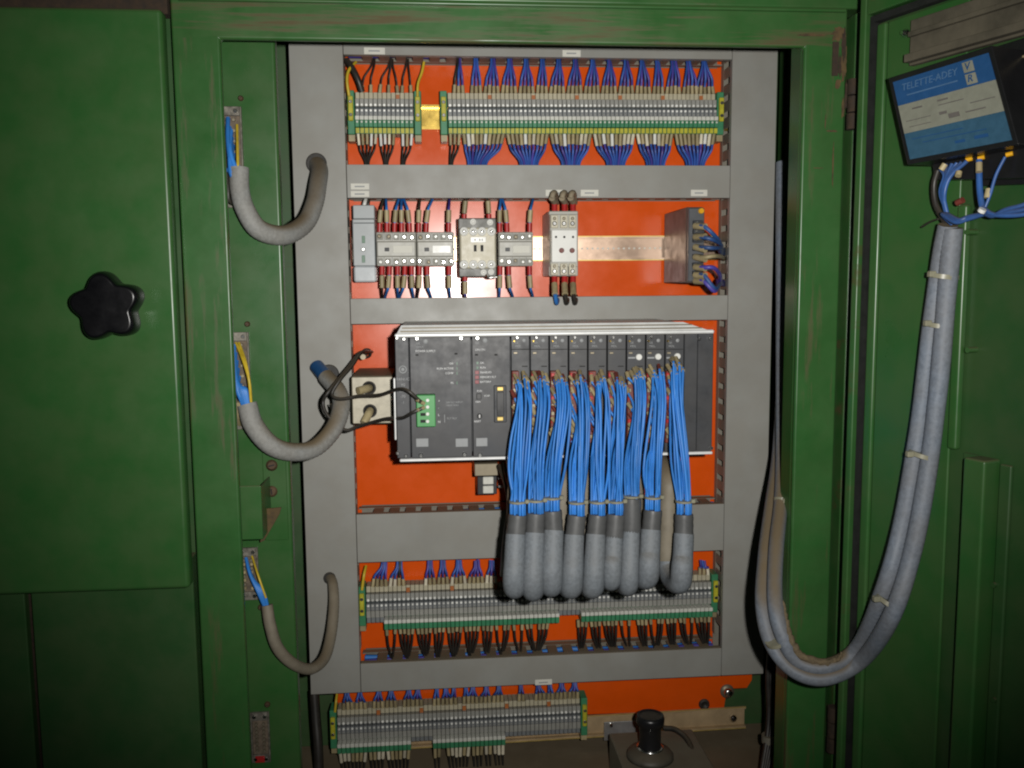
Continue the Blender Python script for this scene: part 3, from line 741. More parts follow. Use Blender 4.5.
# row 5
G6 = 'wires above the lowest terminal strip'
cs5 = [347, 360, 379, 391, 409, 418, 437, 446, 454, 466, 473, 486.5, 499, 521, 538.6, 550, 562, 575]
for i, c in enumerate(cs5):
    lo = c-5.5; hi = c+6
    st = tops(P5, lo, hi, 0.0290)
    if st: fan('%s blue wire bundle from the left above the lowest terminal strip' % ORD[i], G6, st, P(c, 694-0.035*(c-340), YW), ['blue_fan', 'violet_wire'] if i % 3 else ['blue_fan'], 1, 'beige', 0.0115, 0.0026, 0.0019)
G7 = 'wires below the lowest terminal strip'
for i, (lo, hi) in enumerate(((339, 366), (368, 386), (386, 410), (432, 441), (444, 470), (470, 482), (482, 494), (494, 506))):
    st = tops(P5, lo, hi, -0.032, YW-0.008)
    fan('%s sleeved wire group from the left hanging below the lowest terminals' % ORD[i], G7, st, P((lo+hi)/2, 790, YW), ['black_wire'], -1, ['beige', 'pale_sleeve'], 0.018, 0.0027, 0.0018)
# earth leads
def lead(label, pts, r, m, cat='wire', name='wire', group=None, k=6, n=8):
    pts = [Vector(p) for p in pts]; o = pts[-1]
    me = MB().tube(spline(pts, k), r, n).mesh(name, m, o); ob = link(name, me, None, o); return tag(ob, label, cat, group)
lead('yellow green earth wire at the far upper left terminal clamp', [P(349, 96, YW-.01), P(347, 80, YW-.012), P(349, 70, YW-.01), P(356, 62, YW)], 0.0022, 'earth_wire')
lead('yellow green earth wire beside the gold coloured rail gap', [P(417.5, 98, YW-.006), P(418, 84, YW-.006), P(422, 72, YW-.004), P(424, 62, YW)], 0.0020, 'earth_wire')
lead('thick black cable in the upper left corner of the plate', [P(362, 92, YW-.004), P(358, 80, YW-.008), P(352, 68, YW-.006), P(346, 60, YW)], 0.0045, 'black_wire', 'cable', 'cable')
lead('yellow earth wire left of the terminals beside the hose loops', [P(362, 590, YW-.012), P(364, 575, YW-.012), P(366, 566, YW)], 0.0022, 'earth_wire')
lead('yellow earth wire at the left end of the lowest terminals', [P(335, 712, YW-.01), P(336, 702, YW-.008), P(337, 694, YW)], 0.0020, 'earth_wire')

# ================================================================== row of contactors
def yface(px, py, Y): return P(px, py, Y)
def rect(px0, px1, py0, py1, Y):
    a = P(px0, (py0+py1)/2, Y); b = P(px1, (py0+py1)/2, Y); c = P((px0+px1)/2, py0, Y); d = P((px0+px1)/2, py1, Y)
    return a.x, b.x, d.z, c.z       # x0 x1 z0 z1
def rbox(mb, px0, px1, py0, py1, Yf, Yb, m=0, c=0.001):
    x0, x1, z0, z1 = rect(px0, px1, py0, py1, Yf); return mb.box(x0, x1, Yf, Yb, z0, z1, m, c)
YR = YP-0.0088
# grey terminal housing at the left
x0, x1, z0, z1 = rect(352.5, 376, 203, 282, 1.285)
t = thing('fuse_unit', 'tall pale grey fuse unit at the left end of the contactor row', 'fuse unit', ((x0+x1)/2, YR, z0))
rbox(MB(), 353, 375, 219, 266, 1.285, YR).build('body', 'device_grey', t)
rbox(MB(), 353, 374.5, 205, 218.8, 1.293, YR).build('upper_tier', 'device_grey', t)
rbox(MB(), 354, 376, 266.2, 282, 1.289, YR, 0, 0.002).build('clear_cover', 'clear_grey', t)
for py, m in ((239.5, 'earth_wire'), (259, 'earth_wire')):
    p = P(363.5, py, 1.2849); MB().box(p.x-0.0022, p.x+0.0022, 1.2840, 1.2848, p.z-0.005, p.z+0.005, 0, 0.0003).build('window', 'led_green', t)
screw_part(363.5, 249.5, 1.2848, 2.2, 'steel', t)
rbox(MB(), 353.5, 374.5, 222.5, 223.6, 1.2846, 1.2849, 0, 0).build('seam', 'term_dark', t)
lead('white sleeved wire entering the top of the tall fuse unit', [P(364, 207, 1.305), P(365, 202, 1.305), P(367, 196, 1.32)], 0.0028, 'white_plastic')
lead('dark wire beside the white one above the fuse unit', [P(368, 207, 1.305), P(368.5, 202, 1.305), P(369.5, 196, 1.32)], 0.0022, 'black_wire')
def screws(t, xs, y, Y, r, m='steel', name='terminal_screw', h=0.0016):
    for px in xs: screw_part(px, y+random.uniform(-.4, .4), Y, r, m, t, name, h)
def mini(label, a, b, hot):
    Yf = 1.278
    x0, x1, z0, z1 = rect(a, b, 232, 266, Yf)
    t = thing('auxiliary_contactor', label, 'contactor', ((x0+x1)/2, YR, z0), 'small grey contactors on the rail')
    rbox(MB(), a+0.4, b-0.4, 232, 266, Yf+0.010, YR, 0, 0.0015).build('body', 'contactor_grey', t)
    rbox(MB(), a+0.6, b-0.6, 241, 257, Yf, Yf+0.0098, 0, 0.0018).build('front_plate', 'contactor_grey', t)
    n = 5; w = (b-a)/n
    xs = [a+w*(i+0.5) for i in range(n)]
    for y in (236.8, 261.5):
        for q in xs: rbox(MB(), q-2.9, q+2.9, y-3.2, y+3.2, Yf+0.0085, Yf+0.0099, 0, 0).build('terminal_cage', 'contactor_cage', t)
        for q in xs: screw_part(q+random.uniform(-.8, .8), y+random.uniform(-.8, .8), Yf+0.0085, random.uniform(1.5, 2.1), random.choice(('steel', 'nickel_glint', 'dull_steel')), t, 'terminal_screw', 0.0014)
    for i in range(1, n):
        for (u, v) in ((232.3, 240.5), (257.5, 265.7)):
            rbox(MB(), a+w*i-0.25, a+w*i+0.25, u, v, Yf+0.0092, Yf+0.0099, 0, 0).build('divider', 'term_dark', t)
    ll = a+(b-a)*0.42
    rbox(MB(), ll, b-(b-a)*0.10, 245.5, 253, Yf-0.0008, Yf-0.0001, 0, 0.0003).build('name_plate', 'paper' if not hot else 'white_plastic', t)
    p = P(a+(b-a)*0.27, 249.5, Yf); MB().box(p.x-0.0032, p.x+0.0032, Yf-0.0010, Yf-0.0001, p.z-0.0026, p.z+0.0026, 0, 0.0004).build('armature_window', 'plc_dark', t)
    return t
mini('small grey contactor beside the tall fuse unit', 376, 416.5, False)
mini('small grey contactor left of the larger beige contactor', 416.5, 454.5, True)
mini('small grey contactor right of the larger beige contactor', 498, 533.5, False)
# larger beige contactor
Yf = 1.262
x0, x1, z0, z1 = rect(458, 497, 218, 277, Yf)
t = thing('power_contactor', 'larger beige contactor with white ringed screws in the middle of the row', 'contactor', ((x0+x1)/2, YR, z0))
rbox(MB(), 458.5, 496.5, 218, 277, Yf+0.018, YR, 0, 0.0015).build('body', 'contactor_base', t)
rbox(MB(), 460, 496, 227.5, 268.5, Yf, Yf+0.0178, 0, 0.002).build('front_plate', 'contactor_beige', t)
for y in (231.5, 264.5):
    for px in (464, 473.3, 482, 491.3):
        p = P(px, y, Yf); o = MB().lathe(p, [(0.0, 0.0022), (0.0032, 0.0022), (0.0034, 0.0034), (0.0058, 0.0034), (0.0063, 0.0)], 16, 0, 'y').build('screw_ring', 'white_plastic', t)
        MB().lathe(p, [(0.0, 0.0026), (0.0030, 0.0026), (0.0032, 0.0)], 12, 0, 'y').build('terminal_screw', 'steel', t)
for (px, py) in ((473, 222), (490, 222.5), (483.5, 272.5), (491, 272)):
    p = P(px, py, Yf+0.0178); MB().lathe(p, [(0.0, 0.002), (0.0022, 0.002), (0.0024, 0.003), (0.0044, 0.003), (0.0048, 0.0)], 14, 0, 'y').build('screw_ring', 'white_plastic', t)
rbox(MB(), 470.5, 486, 237, 242.5, Yf-0.0012, Yf-0.0001, 0, 0.0004).build('name_plate', 'white_plastic', t)
for i, c in enumerate('5:88'):
    if c != ':': 
        p = P(475+i*2.4, 239.8, Yf-0.0012); MB().box(p.x-0.0008, p.x+0.0008, Yf-0.0016, Yf-0.0013, p.z-0.0016, p.z+0.0016).build('name_print', 'print_grey', t)
for px in (475.2, 482): rbox(MB(), px-1.4, px+1.4, 245, 251.5, Yf-0.0010, Yf-0.0001, 0, 0).build('indicator_slot', 'black_hole', t)
p = P(479, 256, Yf); MB().disc((p.x, Yf-0.0001, p.z), 0.0016, 0.0008, 10).build('button', 'contactor_beige', t)
MB().tube(spline([P(486, 275, Yf+.012), P(489, 277.5, Yf+.008), P(497, 277, Yf+.008)]), 0.0015, 6).build('wire_link', 'steel', t)
# timer relay
Yf = 1.255
x0, x1, z0, z1 = rect(549, 578, 205, 276, Yf)
t = thing('timer_relay', 'grey timer relay with white face and two dark red knobs', 'relay', ((x0+x1)/2, YR, z0))
rbox(MB(), 549, 578, 211, 276, Yf+0.022, YR, 0, 0.001).build('body', 'contactor_grey', t)
rbox(MB(), 550, 578, 214, 267, Yf+0.010, Yf+0.0218, 0, 0.001).build('body_step', 'contactor_grey', t)
rbox(MB(), 551.5, 577.5, 229.5, 262.5, Yf, Yf+0.0098, 0, 0.0012).build('front_plate', 'white_plastic', t)
for y0_, y1_ in ((215, 228), (263.5, 275)):
    for px in (554.5, 564, 572.5):
        rbox(MB(), px-3.6, px+3.6, y0_, y1_, Yf+0.006, Yf+0.0098, 0, 0.0008).build('terminal_cage', 'contactor_beige', t)
        screw_part(px, (y0_+y1_)/2+2, Yf+0.0059, 2.3, 'steel', t, 'terminal_screw', 0.0012)
        screw_part(px, (y0_+y1_)/2-3, Yf+0.0059, 1.7, 'dull_steel', t, 'terminal_screw', 0.0010)
for px in (556, 564.3, 573): p = P(px, 237, Yf); MB().disc((p.x, Yf-0.0001, p.z), 0.0017, 0.0006, 8).build('indicator', 'black_hole', t)
for px in (561.5, 572): p = P(px, 250.5, Yf); MB().disc((p.x, Yf-0.0001, p.z), 0.0036, 0.003, 14).build('setting_knob', 'red_brown', t)
# dark module with front terminals at the right
xa = X(664, 250, YR); Yf = 1.232
xb = X(703, 250, Yf); xa2 = X(686, 250, Yf)
z1, z0 = Z(697, 207, Yf), Z(697, 283, Yf)
t = thing('interface_module', 'dark brown interface module with looping wires at the right of the row', 'module', ((xa2+xb)/2, YR, z0))
MB().box(xa2, xb, Yf, YR, z0, z1, 0, 0.0015).build('housing', 'device_brown', t)
MB().box(xa2+0.001, xb-0.001, Yf-0.008, Yf-0.0002, z0+0.002, z1-0.002, 0, 0.001).build('terminal_face', 'device_dark', t)
p = P(703, 211, Yf-0.008); MB().disc((p.x-0.003, Yf-0.0081, p.z), 0.004, 0.004, 12).build('earth_mark', 'amber', t)
for i in range(7):
    zz = z1-0.022-i*(z1-z0-0.03)/6.5
    MB().box(xb-0.018, xb-0.004, Yf-0.013, Yf-0.0082, zz-0.004, zz+0.003, 0, 0.0008).build('terminal', 'plc_dark', t)
    MB().disc((xb-0.013, Yf-0.0131, zz), 0.0022, 0.001, 8).build('terminal_screw', 'steel', t)
G8 = 'wires looping from the dark interface module'
for i, (ya, yb_, xo, ye, m) in enumerate(((226, 235, 718, 252, 'blue_wire_dull'), (237, 240, 719, 250, 'blue_wire_dull'), (247, 248, 719, 248, 'blue_wire_dull'), (257, 256, 719, 257, 'beige'), (267, 268, 718, 283, 'violet_wire'), (275, 288, 717, 282, 'blue_wire_dull'), (281, 291, 716, 280, 'violet_wire'))):
    a = P(696, ya, Yf-0.012)
    tt = thing('looped_wire', '%s wire from the top looping out of the dark interface module' % ORD[i], 'wire', a, G8)
    pts = [a, P(704, ya+0.5, Yf-0.03), P(714, yb_, Yf-0.032), P(xo+2, (yb_+ye)/2, 1.225), P(xo+2, ye, 1.265), P(724, ye+2, 1.33)]
    MB().tube(spline(pts, 6), 0.0030, 8).build('wire', m, tt)
    q = P(695, ya, Yf-0.0125); e = P(705.5, ya+random.uniform(-1, 3), Yf-0.0305)
    MB().tube([q, e], 0.0046, 8).build('marker_sleeve', 'beige', tt)
# wires with red ferrules at the contactors
def ferr(label, items, dirz, yterm, Y, yend, group='red tipped wires of the contactor row'):
    t0 = P(items[0][0], yterm, Y)
    t = thing('wire_bundle', label, 'wires', t0, group)
    for (px, pe, m) in items:
        a = P(px, yterm, Y); s = -dirz      # dirz +1: wires go up, pixel y falls
        b = P(px+(pe-px)*0.05, yterm+s*9, Y-0.001); c = P(px+(pe-px)*0.3, yterm+s*22, Y-0.002); e = P(pe, yend, YP-0.03)
        MB().tube([a, a.lerp(b, 0.7), b], 0.0037, 8).build('red_ferrule', 'red_sleeve', t)
        MB().tube([b.lerp(c, 0.05), c], 0.0036, 8).build('marker_sleeve', 'beige', t)
        MB().tube(spline([b, c, c.lerp(e, 0.5)+Vector((0, -.003, 0)), e, e+Vector((0, 0.012, dirz*0.006))], 4), 0.0020, 7).build('wire', m, t)
Yc = 1.300
B_, V_, K_ = 'blue_wire', 'violet_wire', 'black_wire'
ferr('red tipped wires above the contactor beside the fuse unit', [(379.5, 384, K_), (387, 386, B_), (394.5, 399, B_), (401.5, 401.5, B_), (409.5, 403.5, B_)], 1, 232, Yc, 198)
ferr('red tipped wires above the contactor left of the beige one', [(418.5, 420, K_), (426, 433, B_), (448.5, 449.5, V_)], 1, 232, Yc, 198)
ferr('red tipped wires below the contactor beside the fuse unit', [(382, 382, K_), (389.5, 385, B_), (397.5, 398, B_), (405, 399.5, B_), (411.5, 413.5, B_)], -1, 266, Yc, 298)
ferr('red tipped wires below the contactor left of the beige one', [(419.5, 417, K_), (427, 431, B_), (449, 450, B_)], -1, 266, Yc, 298)
ferr('red tipped wires above the small contactor right of the beige one', [(499.5, 500.5, B_), (507, 502, B_), (529.5, 533, B_)], 1, 232, Yc, 198)
ferr('red tipped wires below the small contactor right of the beige one', [(500, 499, B_), (508.5, 513, B_), (529.5, 533, B_)], -1, 266, Yc, 298)
ferr('two red tipped wires above the larger beige contactor', [(464, 469, K_), (489, 485.5, K_)], 1, 223, 1.285, 198)
ferr('single red tipped wire below the larger beige contactor', [(465, 465.5, V_)], -1, 272, 1.285, 298)
for nm, ys, ye, s in (('above', 211, 190, 1), ('below', 275, 300, -1)):
    t = thing('wire_bundle', 'three thick red tipped wires %s the timer relay' % nm, 'wires', P(564, ys, 1.29), 'red tipped wires of the contactor row')
    for px in (554.5, 564.5, 573):
        a = P(px, ys+s*1, 1.288); b = P(px, ys-s*9, 1.283); c = P(px-2.5 if s > 0 else px+0.5, ys-s*(13 if s > 0 else 19), 1.268)
        d = P(px-4 if s > 0 else px+1.5, ys-s*(10 if s > 0 else 24), 1.265) if s > 0 else P(px+2, 303, 1.275)
        MB().tube([a, a.lerp(b, 0.6), b], 0.0042, 8).build('red_ferrule', 'red_sleeve', t)
        MB().tube(spline([b, c], 3), 0.0046, 8).build('marker_sleeve', 'dusty_grey' if s > 0 else 'beige', t)
        if s > 0: MB().tube(spline([c, P(px-1, ys-18, 1.270), P(px+1, ys-17, 1.290), P(px+2, ys-8, 1.325)], 4), 0.0040, 8).build('wire', 'dusty_grey', t)
        else: MB().tube(spline([c, d, P(px+3, 301, 1.290), P(px+3, 296, 1.32)], 4), 0.0030, 8).build('wire', 'blue_wire' if px < 560 else 'black_wire', t)

# ================================================================== controller rack
YK = 1.14        # front face of the rack modules
kx0, kx1, kz0, kz1 = X(396, 395, YK), X(713, 395, YK), Z(555, 455.5, YK), Z(555, 334.5, YK)
rk = thing('controller_rack', 'dark grey controller rack with bright aluminium top and bottom edges', 'controller rack', ((kx0+kx1)/2, YP, kz0))
xf = lambda px: X(px, 395, YK)
MB().box(kx0+0.012, kx1-0.012, YK+0.012, YP-0.004, kz0+0.004, kz1-0.004, 0, 0.002).build('chassis', 'plc_dark', rk)
MB().box(kx0, xf(410)-0.0004, YK+0.001, YK+0.0115, kz0+0.001, kz1-0.001, 0, 0.0008).build('mounting_flange', 'plc_grey', rk)
MB().box(xf(697)+0.0004, kx1, YK+0.001, YK+0.0115, kz0+0.001, kz1-0.001, 0, 0.0008).build('mounting_flange', 'plc_grey', rk)
MB().box(xf(683.5)+0.0004, xf(697), YK, YK+0.0115, kz0+0.001, kz1-0.001, 0, 0.0008).build('blank_panel', 'plc_grey', rk)
# aluminium top sheet, rising to the rear, and front rails
ta = [Vector((kx0+0.001, YK-0.001, kz1+0.001)), Vector((kx1, YK-0.001, kz1+0.001)), Vector((X(683, 323, YK+0.009), YK+0.009, kz1+0.0140)), Vector((X(401, 323, YK+0.009), YK+0.009, kz1+0.0140))]
MB().convex(ta+[p+Vector((0, 0.0015, -0.0025)) for p in ta], [(0, 1, 2, 3), (4, 5, 6, 7), (0, 1, 5, 4), (1, 2, 6, 5), (2, 3, 7, 6), (3, 0, 4, 7)]).build('top_sheet', 'bright_alu', rk, 0.0006, 2)
MB().box(ta[3].x, ta[2].x, YK+0.0105, YP-0.012, kz1+0.0105, kz1+0.0125, 0, 0.0006).build('roof_sheet', 'bright_alu', rk)
MB().box(kx0, kx1, YK-0.002, YK+0.010, kz1-0.0008, kz1+0.0035, 0, 0.0015).build('top_rail', 'bright_alu', rk)
tb = lambda t, lift: [ta[0].lerp(ta[3], t)+Vector((0.004, 0, lift)), ta[1].lerp(ta[2], t)+Vector((-0.004, 0, lift))]
for q in (0.3, 0.62):
    a, b = tb(q, 0.0012); MB().tube([a, b], 0.0009, 6).build('top_rib', 'dull_steel', rk)
MB().box(kx0+0.003, kx1, YK-0.003, YK+0.009, kz0-0.0030, kz0+0.0006, 0, 0.001).build('bottom_rail', 'bright_alu', rk)
MB().box(kx0-0.0028, kx0-0.0005, YK-0.001, YK+0.010, Z(396, 440, YK), Z(396, 378, YK), 0, 0.0008).build('side_edge', 'bright_alu', rk)
for (px, py) in ((397, 338), (404, 339), (699, 339), (709.5, 338.5), (398, 453), (406, 455.5), (711, 448)):
    screw_part(px, py, YK+0.0008, 1.9, 'steel', rk)
MB().lathe(P(402.8, 369.5, YK+0.0009), [(0.0036, 0.0001), (0.0036, 0.0004), (0.0052, 0.0004), (0.0052, 0.0001)], 20, 0, 'y').build('round_emblem', 'print_grey', rk)
MB().lathe(P(402.8, 369.5, YK+0.0009), [(0.0, 0.0004), (0.0022, 0.0004), (0.0024, 0.0001)], 14, 0, 'y').build('emblem_centre', 'print_grey', rk)
for s, y, h in (('FANUC', 379.3, 0.0036), ('90', 385, 0.004), ('SERIES', 391.2, 0.0026), ('-70', 396.5, 0.0036), ('-1', 402.5, 0.0032)):
    text(s, P(403, y, YK+0.0008), h, 'print_grey', rk)
def card(t, a, b, name='faceplate'):
    return MB().box(xf(a)+0.0007, xf(b)-0.0007, YK, YK+0.0115, kz0+0.0012, kz1-0.0014, 0, 0.0007).build(name, 'plc_grey', t)
def tl(s, px, py, h, t, al='LEFT', m='print_white'): text(s, P(px, py, YK-0.0003), h, m, t, al)
YT = YK-0.0002
ps = thing('power_supply', 'wide power supply module with green screw connector in the rack', 'power supply', (xf(441), YK+0.006, kz0))
psf = card(ps, 410, 472)
for (px, py) in ((417, 338.5), (461, 338), (421, 455), (464.5, 454)): screw_part(px, py, YT, 2.3, 'steel', psf)
tl('GE', 416, 343.5, 0.003, psf, m='print_grey'); tl('FANUC', 416, 347, 0.0022, psf, m='print_grey'); tl('POWER SUPPLY', 415.5, 351.3, 0.0026, psf)
MB().lathe(P(425.5, 341.5, YT), [(0.0, 0.0003), (0.0028, 0.0003), (0.003, 0.0)], 14, 0, 'y').build('round_emblem', 'print_grey', psf)
for (s, y) in (('OK', 363.5), ('RUN ACTIVE', 368.5), ('COMP', 373.2), ('PS', 383)):
    tl(s, 453.5, y, 0.0027, psf, 'RIGHT'); p = P(457, y, YT); MB().box(p.x-0.0006, p.x+0.0006, YT-0.0006, YT, p.z-0.0018, p.z+0.0018).build('indicator', 'led_green', psf)
pcn = rbox(MB(), 416.5, 435.5, 395, 427, YK-0.016, YK-0.0003, 0, 0.001).build('screw_connector', 'connector_green', ps)
for y in (400.3, 407, 414, 421.3):
    p = P(427.6, y, YK-0.0161); MB().disc((p.x, YK-0.0161, p.z), 0.0023, 0.0014, 10).build('connector_screw', 'white_plastic', pcn)
for y in (414.5, 421.3): rbox(MB(), 420.5, 425.5, y-1.5, y+1.5, YK-0.0168, YK-0.0162, 0, 0).build('wire_port', 'black_hole', pcn)
for y, s in ((401, '+'), (408, '-'), (415, 'L'), (422, 'N')): tl(s, 438, y, 0.003, psf)
tl('24V DC INPUT', 446, 402.5, 0.0024, psf, m='print_grey'); tl('100W MAX', 446, 405.5, 0.0024, psf, m='print_grey'); tl('FLT RLY', 447, 418.5, 0.0026, psf, m='print_grey')
rbox(MB(), 444.3, 444.9, 414.5, 422.5, YT-0.0004, YT, 0, 0).build('bracket_mark', 'print_grey', psf)
for (a, b) in ((416, 428.5), (455.5, 468)): rbox(MB(), a, b, 438.5, 447, YT-0.0012, YT, 0, 0.0005).build('grip_pad', 'print_grey', psf)
for (px, py) in ((417, 355), (456, 353.8)): rbox(MB(), px-1.5, px+1.5, py-0.8, py+0.8, YT-0.0006, YT, 0, 0).build('latch_slot', 'black_hole', psf)
cp = thing('processor_module', 'processor module with red lamps and small plug beside the power supply', 'processor', (xf(492), YK+0.006, kz0))
cpf = card(cp, 472, 511)
for (px, py) in ((477.3, 338), (480, 454.5)): screw_part(px, py, YT, 2.2, 'steel', cpf)
tl('GE', 475, 343, 0.003, cpf, m='print_grey'); tl('CPU 771', 475, 350, 0.0026, cpf)
MB().lathe(P(485, 340.5, YT), [(0.0, 0.0003), (0.0028, 0.0003), (0.003, 0.0)], 14, 0, 'y').build('round_emblem', 'print_grey', cpf)
for s, y in (('OK', 363), ('RUN', 367.7), ('ENABLED', 372.5), ('MEMORY FLT', 377.3), ('BATTERY', 382)): tl(s, 480, y, 0.0025, cpf)
for y in (372.5, 377.3, 382): rbox(MB(), 475, 479, y-1.8, y+1.8, YT-0.0008, YT, 0, 0.0003).build('indicator', 'led_red', cpf)
for y in (363, 367.7): rbox(MB(), 476.5, 478.5, y-1.2, y+1.2, YT-0.0006, YT, 0, 0).build('indicator', 'led_green', cpf)
tl('RUN', 477, 391, 0.0022, cpf); tl('STOP', 484, 396, 0.0022, cpf); tl('MEM', 475.5, 402, 0.0022, cpf); tl('RESET', 474, 421.5, 0.0024, cpf)
rbox(MB(), 476.5, 481.5, 393.5, 399.5, YT-0.003, YT, 0, 0.0006).build('toggle_switch', 'black_plastic', cpf)
p = P(479.5, 416, YT); MB().disc((p.x, YT, p.z), 0.0034, 0.002, 12).build('key_switch', 'black_plastic', cpf); MB().box(p.x-0.0006, p.x+0.0006, YT-0.0026, YT-0.0021, p.z-0.002, p.z+0.002).build('key_slot', 'steel', cpf)
rbox(MB(), 494, 506.5, 385.5, 422.5, YT-0.003, YT, 0, 0.0008).build('plug_socket', 'plc_dark', cpf)
rbox(MB(), 497, 504, 392, 416, YT-0.0042, YT-0.0031, 0, 0.0006).build('plug_insert', 'black_plastic', cpf)
for y in (389, 419): rbox(MB(), 497, 503.5, y-2.2, y+2.0, YT-0.0055, YT-0.0031, 0, 0.0008).build('jack_screw', 'brass_dull', cpf)
rbox(MB(), 476, 487.5, 438, 446.5, YT-0.0012, YT, 0, 0.0005).build('grip_pad', 'print_grey', cpf)
for px in (476.5, 496): rbox(MB(), px-1.5, px+1.5, 354, 355.6, YT-0.0006, YT, 0, 0).build('latch_slot', 'black_hole', cpf)
EDGE = [511+19.2*i for i in range(10)]
MODS = []
for i in range(9):
    a, b = EDGE[i], EDGE[i+1]
    t = thing('io_module', '%s input output module from the processor%s' % (ORD[i], ', with white button' if i > 5 else ''), 'module', (xf((a+b)/2), YK+0.006, kz0), 'input output modules in the rack')
    tf = card(t, a, b)
    screw_part(a+6, 337.5, YT, 1.7, 'steel', tf); screw_part(a+3, 341, YT, 1.1, 'gold_zinc', tf)
    tl('GE', a+4, 342.8, 0.0026, tf, m='print_grey'); tl('MDL', a+4, 346.3, 0.0028, tf, m='print_grey')
    MB().lathe(P(a+13, 340.5, YT), [(0.0, 0.0003), (0.0022, 0.0003), (0.0024, 0.0)], 12, 0, 'y').build('round_emblem', 'print_grey', tf)
    rbox(MB(), a+0.7, b-0.7, 349.0, 349.8, YT-0.0003, YT, 0, 0).build('seam', 'black_hole', tf)
    rbox(MB(), a+2.5, a+6.5, 352, 354, YT-0.0012, YT, 0, 0.0004).build('latch', 'dull_steel', tf)
    rbox(MB(), a+11, b-2.5, 365.8, 366.8, YT-0.0003, YT, 0, 0).build('slot_mark', 'black_hole', tf)
    if i > 5:
        p = P(a+12.6, 357-0.02*(a-626), YT); MB().disc((p.x, YT, p.z), 0.0042, 0.0028, 16).build('white_button', 'white_plastic', t)
        rbox(MB(), a+2, a+9, 357, 358.6, YT-0.0004, YT, 0, 0).build('print_line', 'print_grey', t)
    ob = MB()
    rbox(ob, a+1.2, a+8.5, 371, 443, YT-0.010, YT, 0, 0.001); ob = ob.build('terminal_socket', 'red_brown', t)
    for j in range(9):
        y = 375+j*7.7
        rbox(MB(), a+1.8, a+5.2, y-2, y+2, YT-0.0125, YT-0.0101, 0, 0.0005).build('terminal_screw', 'dull_steel' if j % 3 else 'red_sleeve', ob)

# ------------------------------------------------------------------ harnesses hanging from the modules
GH = 'blue wire harnesses hanging from the rack into grey hoses'
HX = [(518, 515.5, 501.5, 597), (536, 534.5, 500, 599.5), (552.5, 553.5, 497.5, 595), (577, 574, 502, 597), (598, 595.5, 501.5, 597), (616, 614, 501, 590.5), (632, 631, 496, 596), (653, 650.5, 497, 587.5), (684, 683.5, 501, 591)]
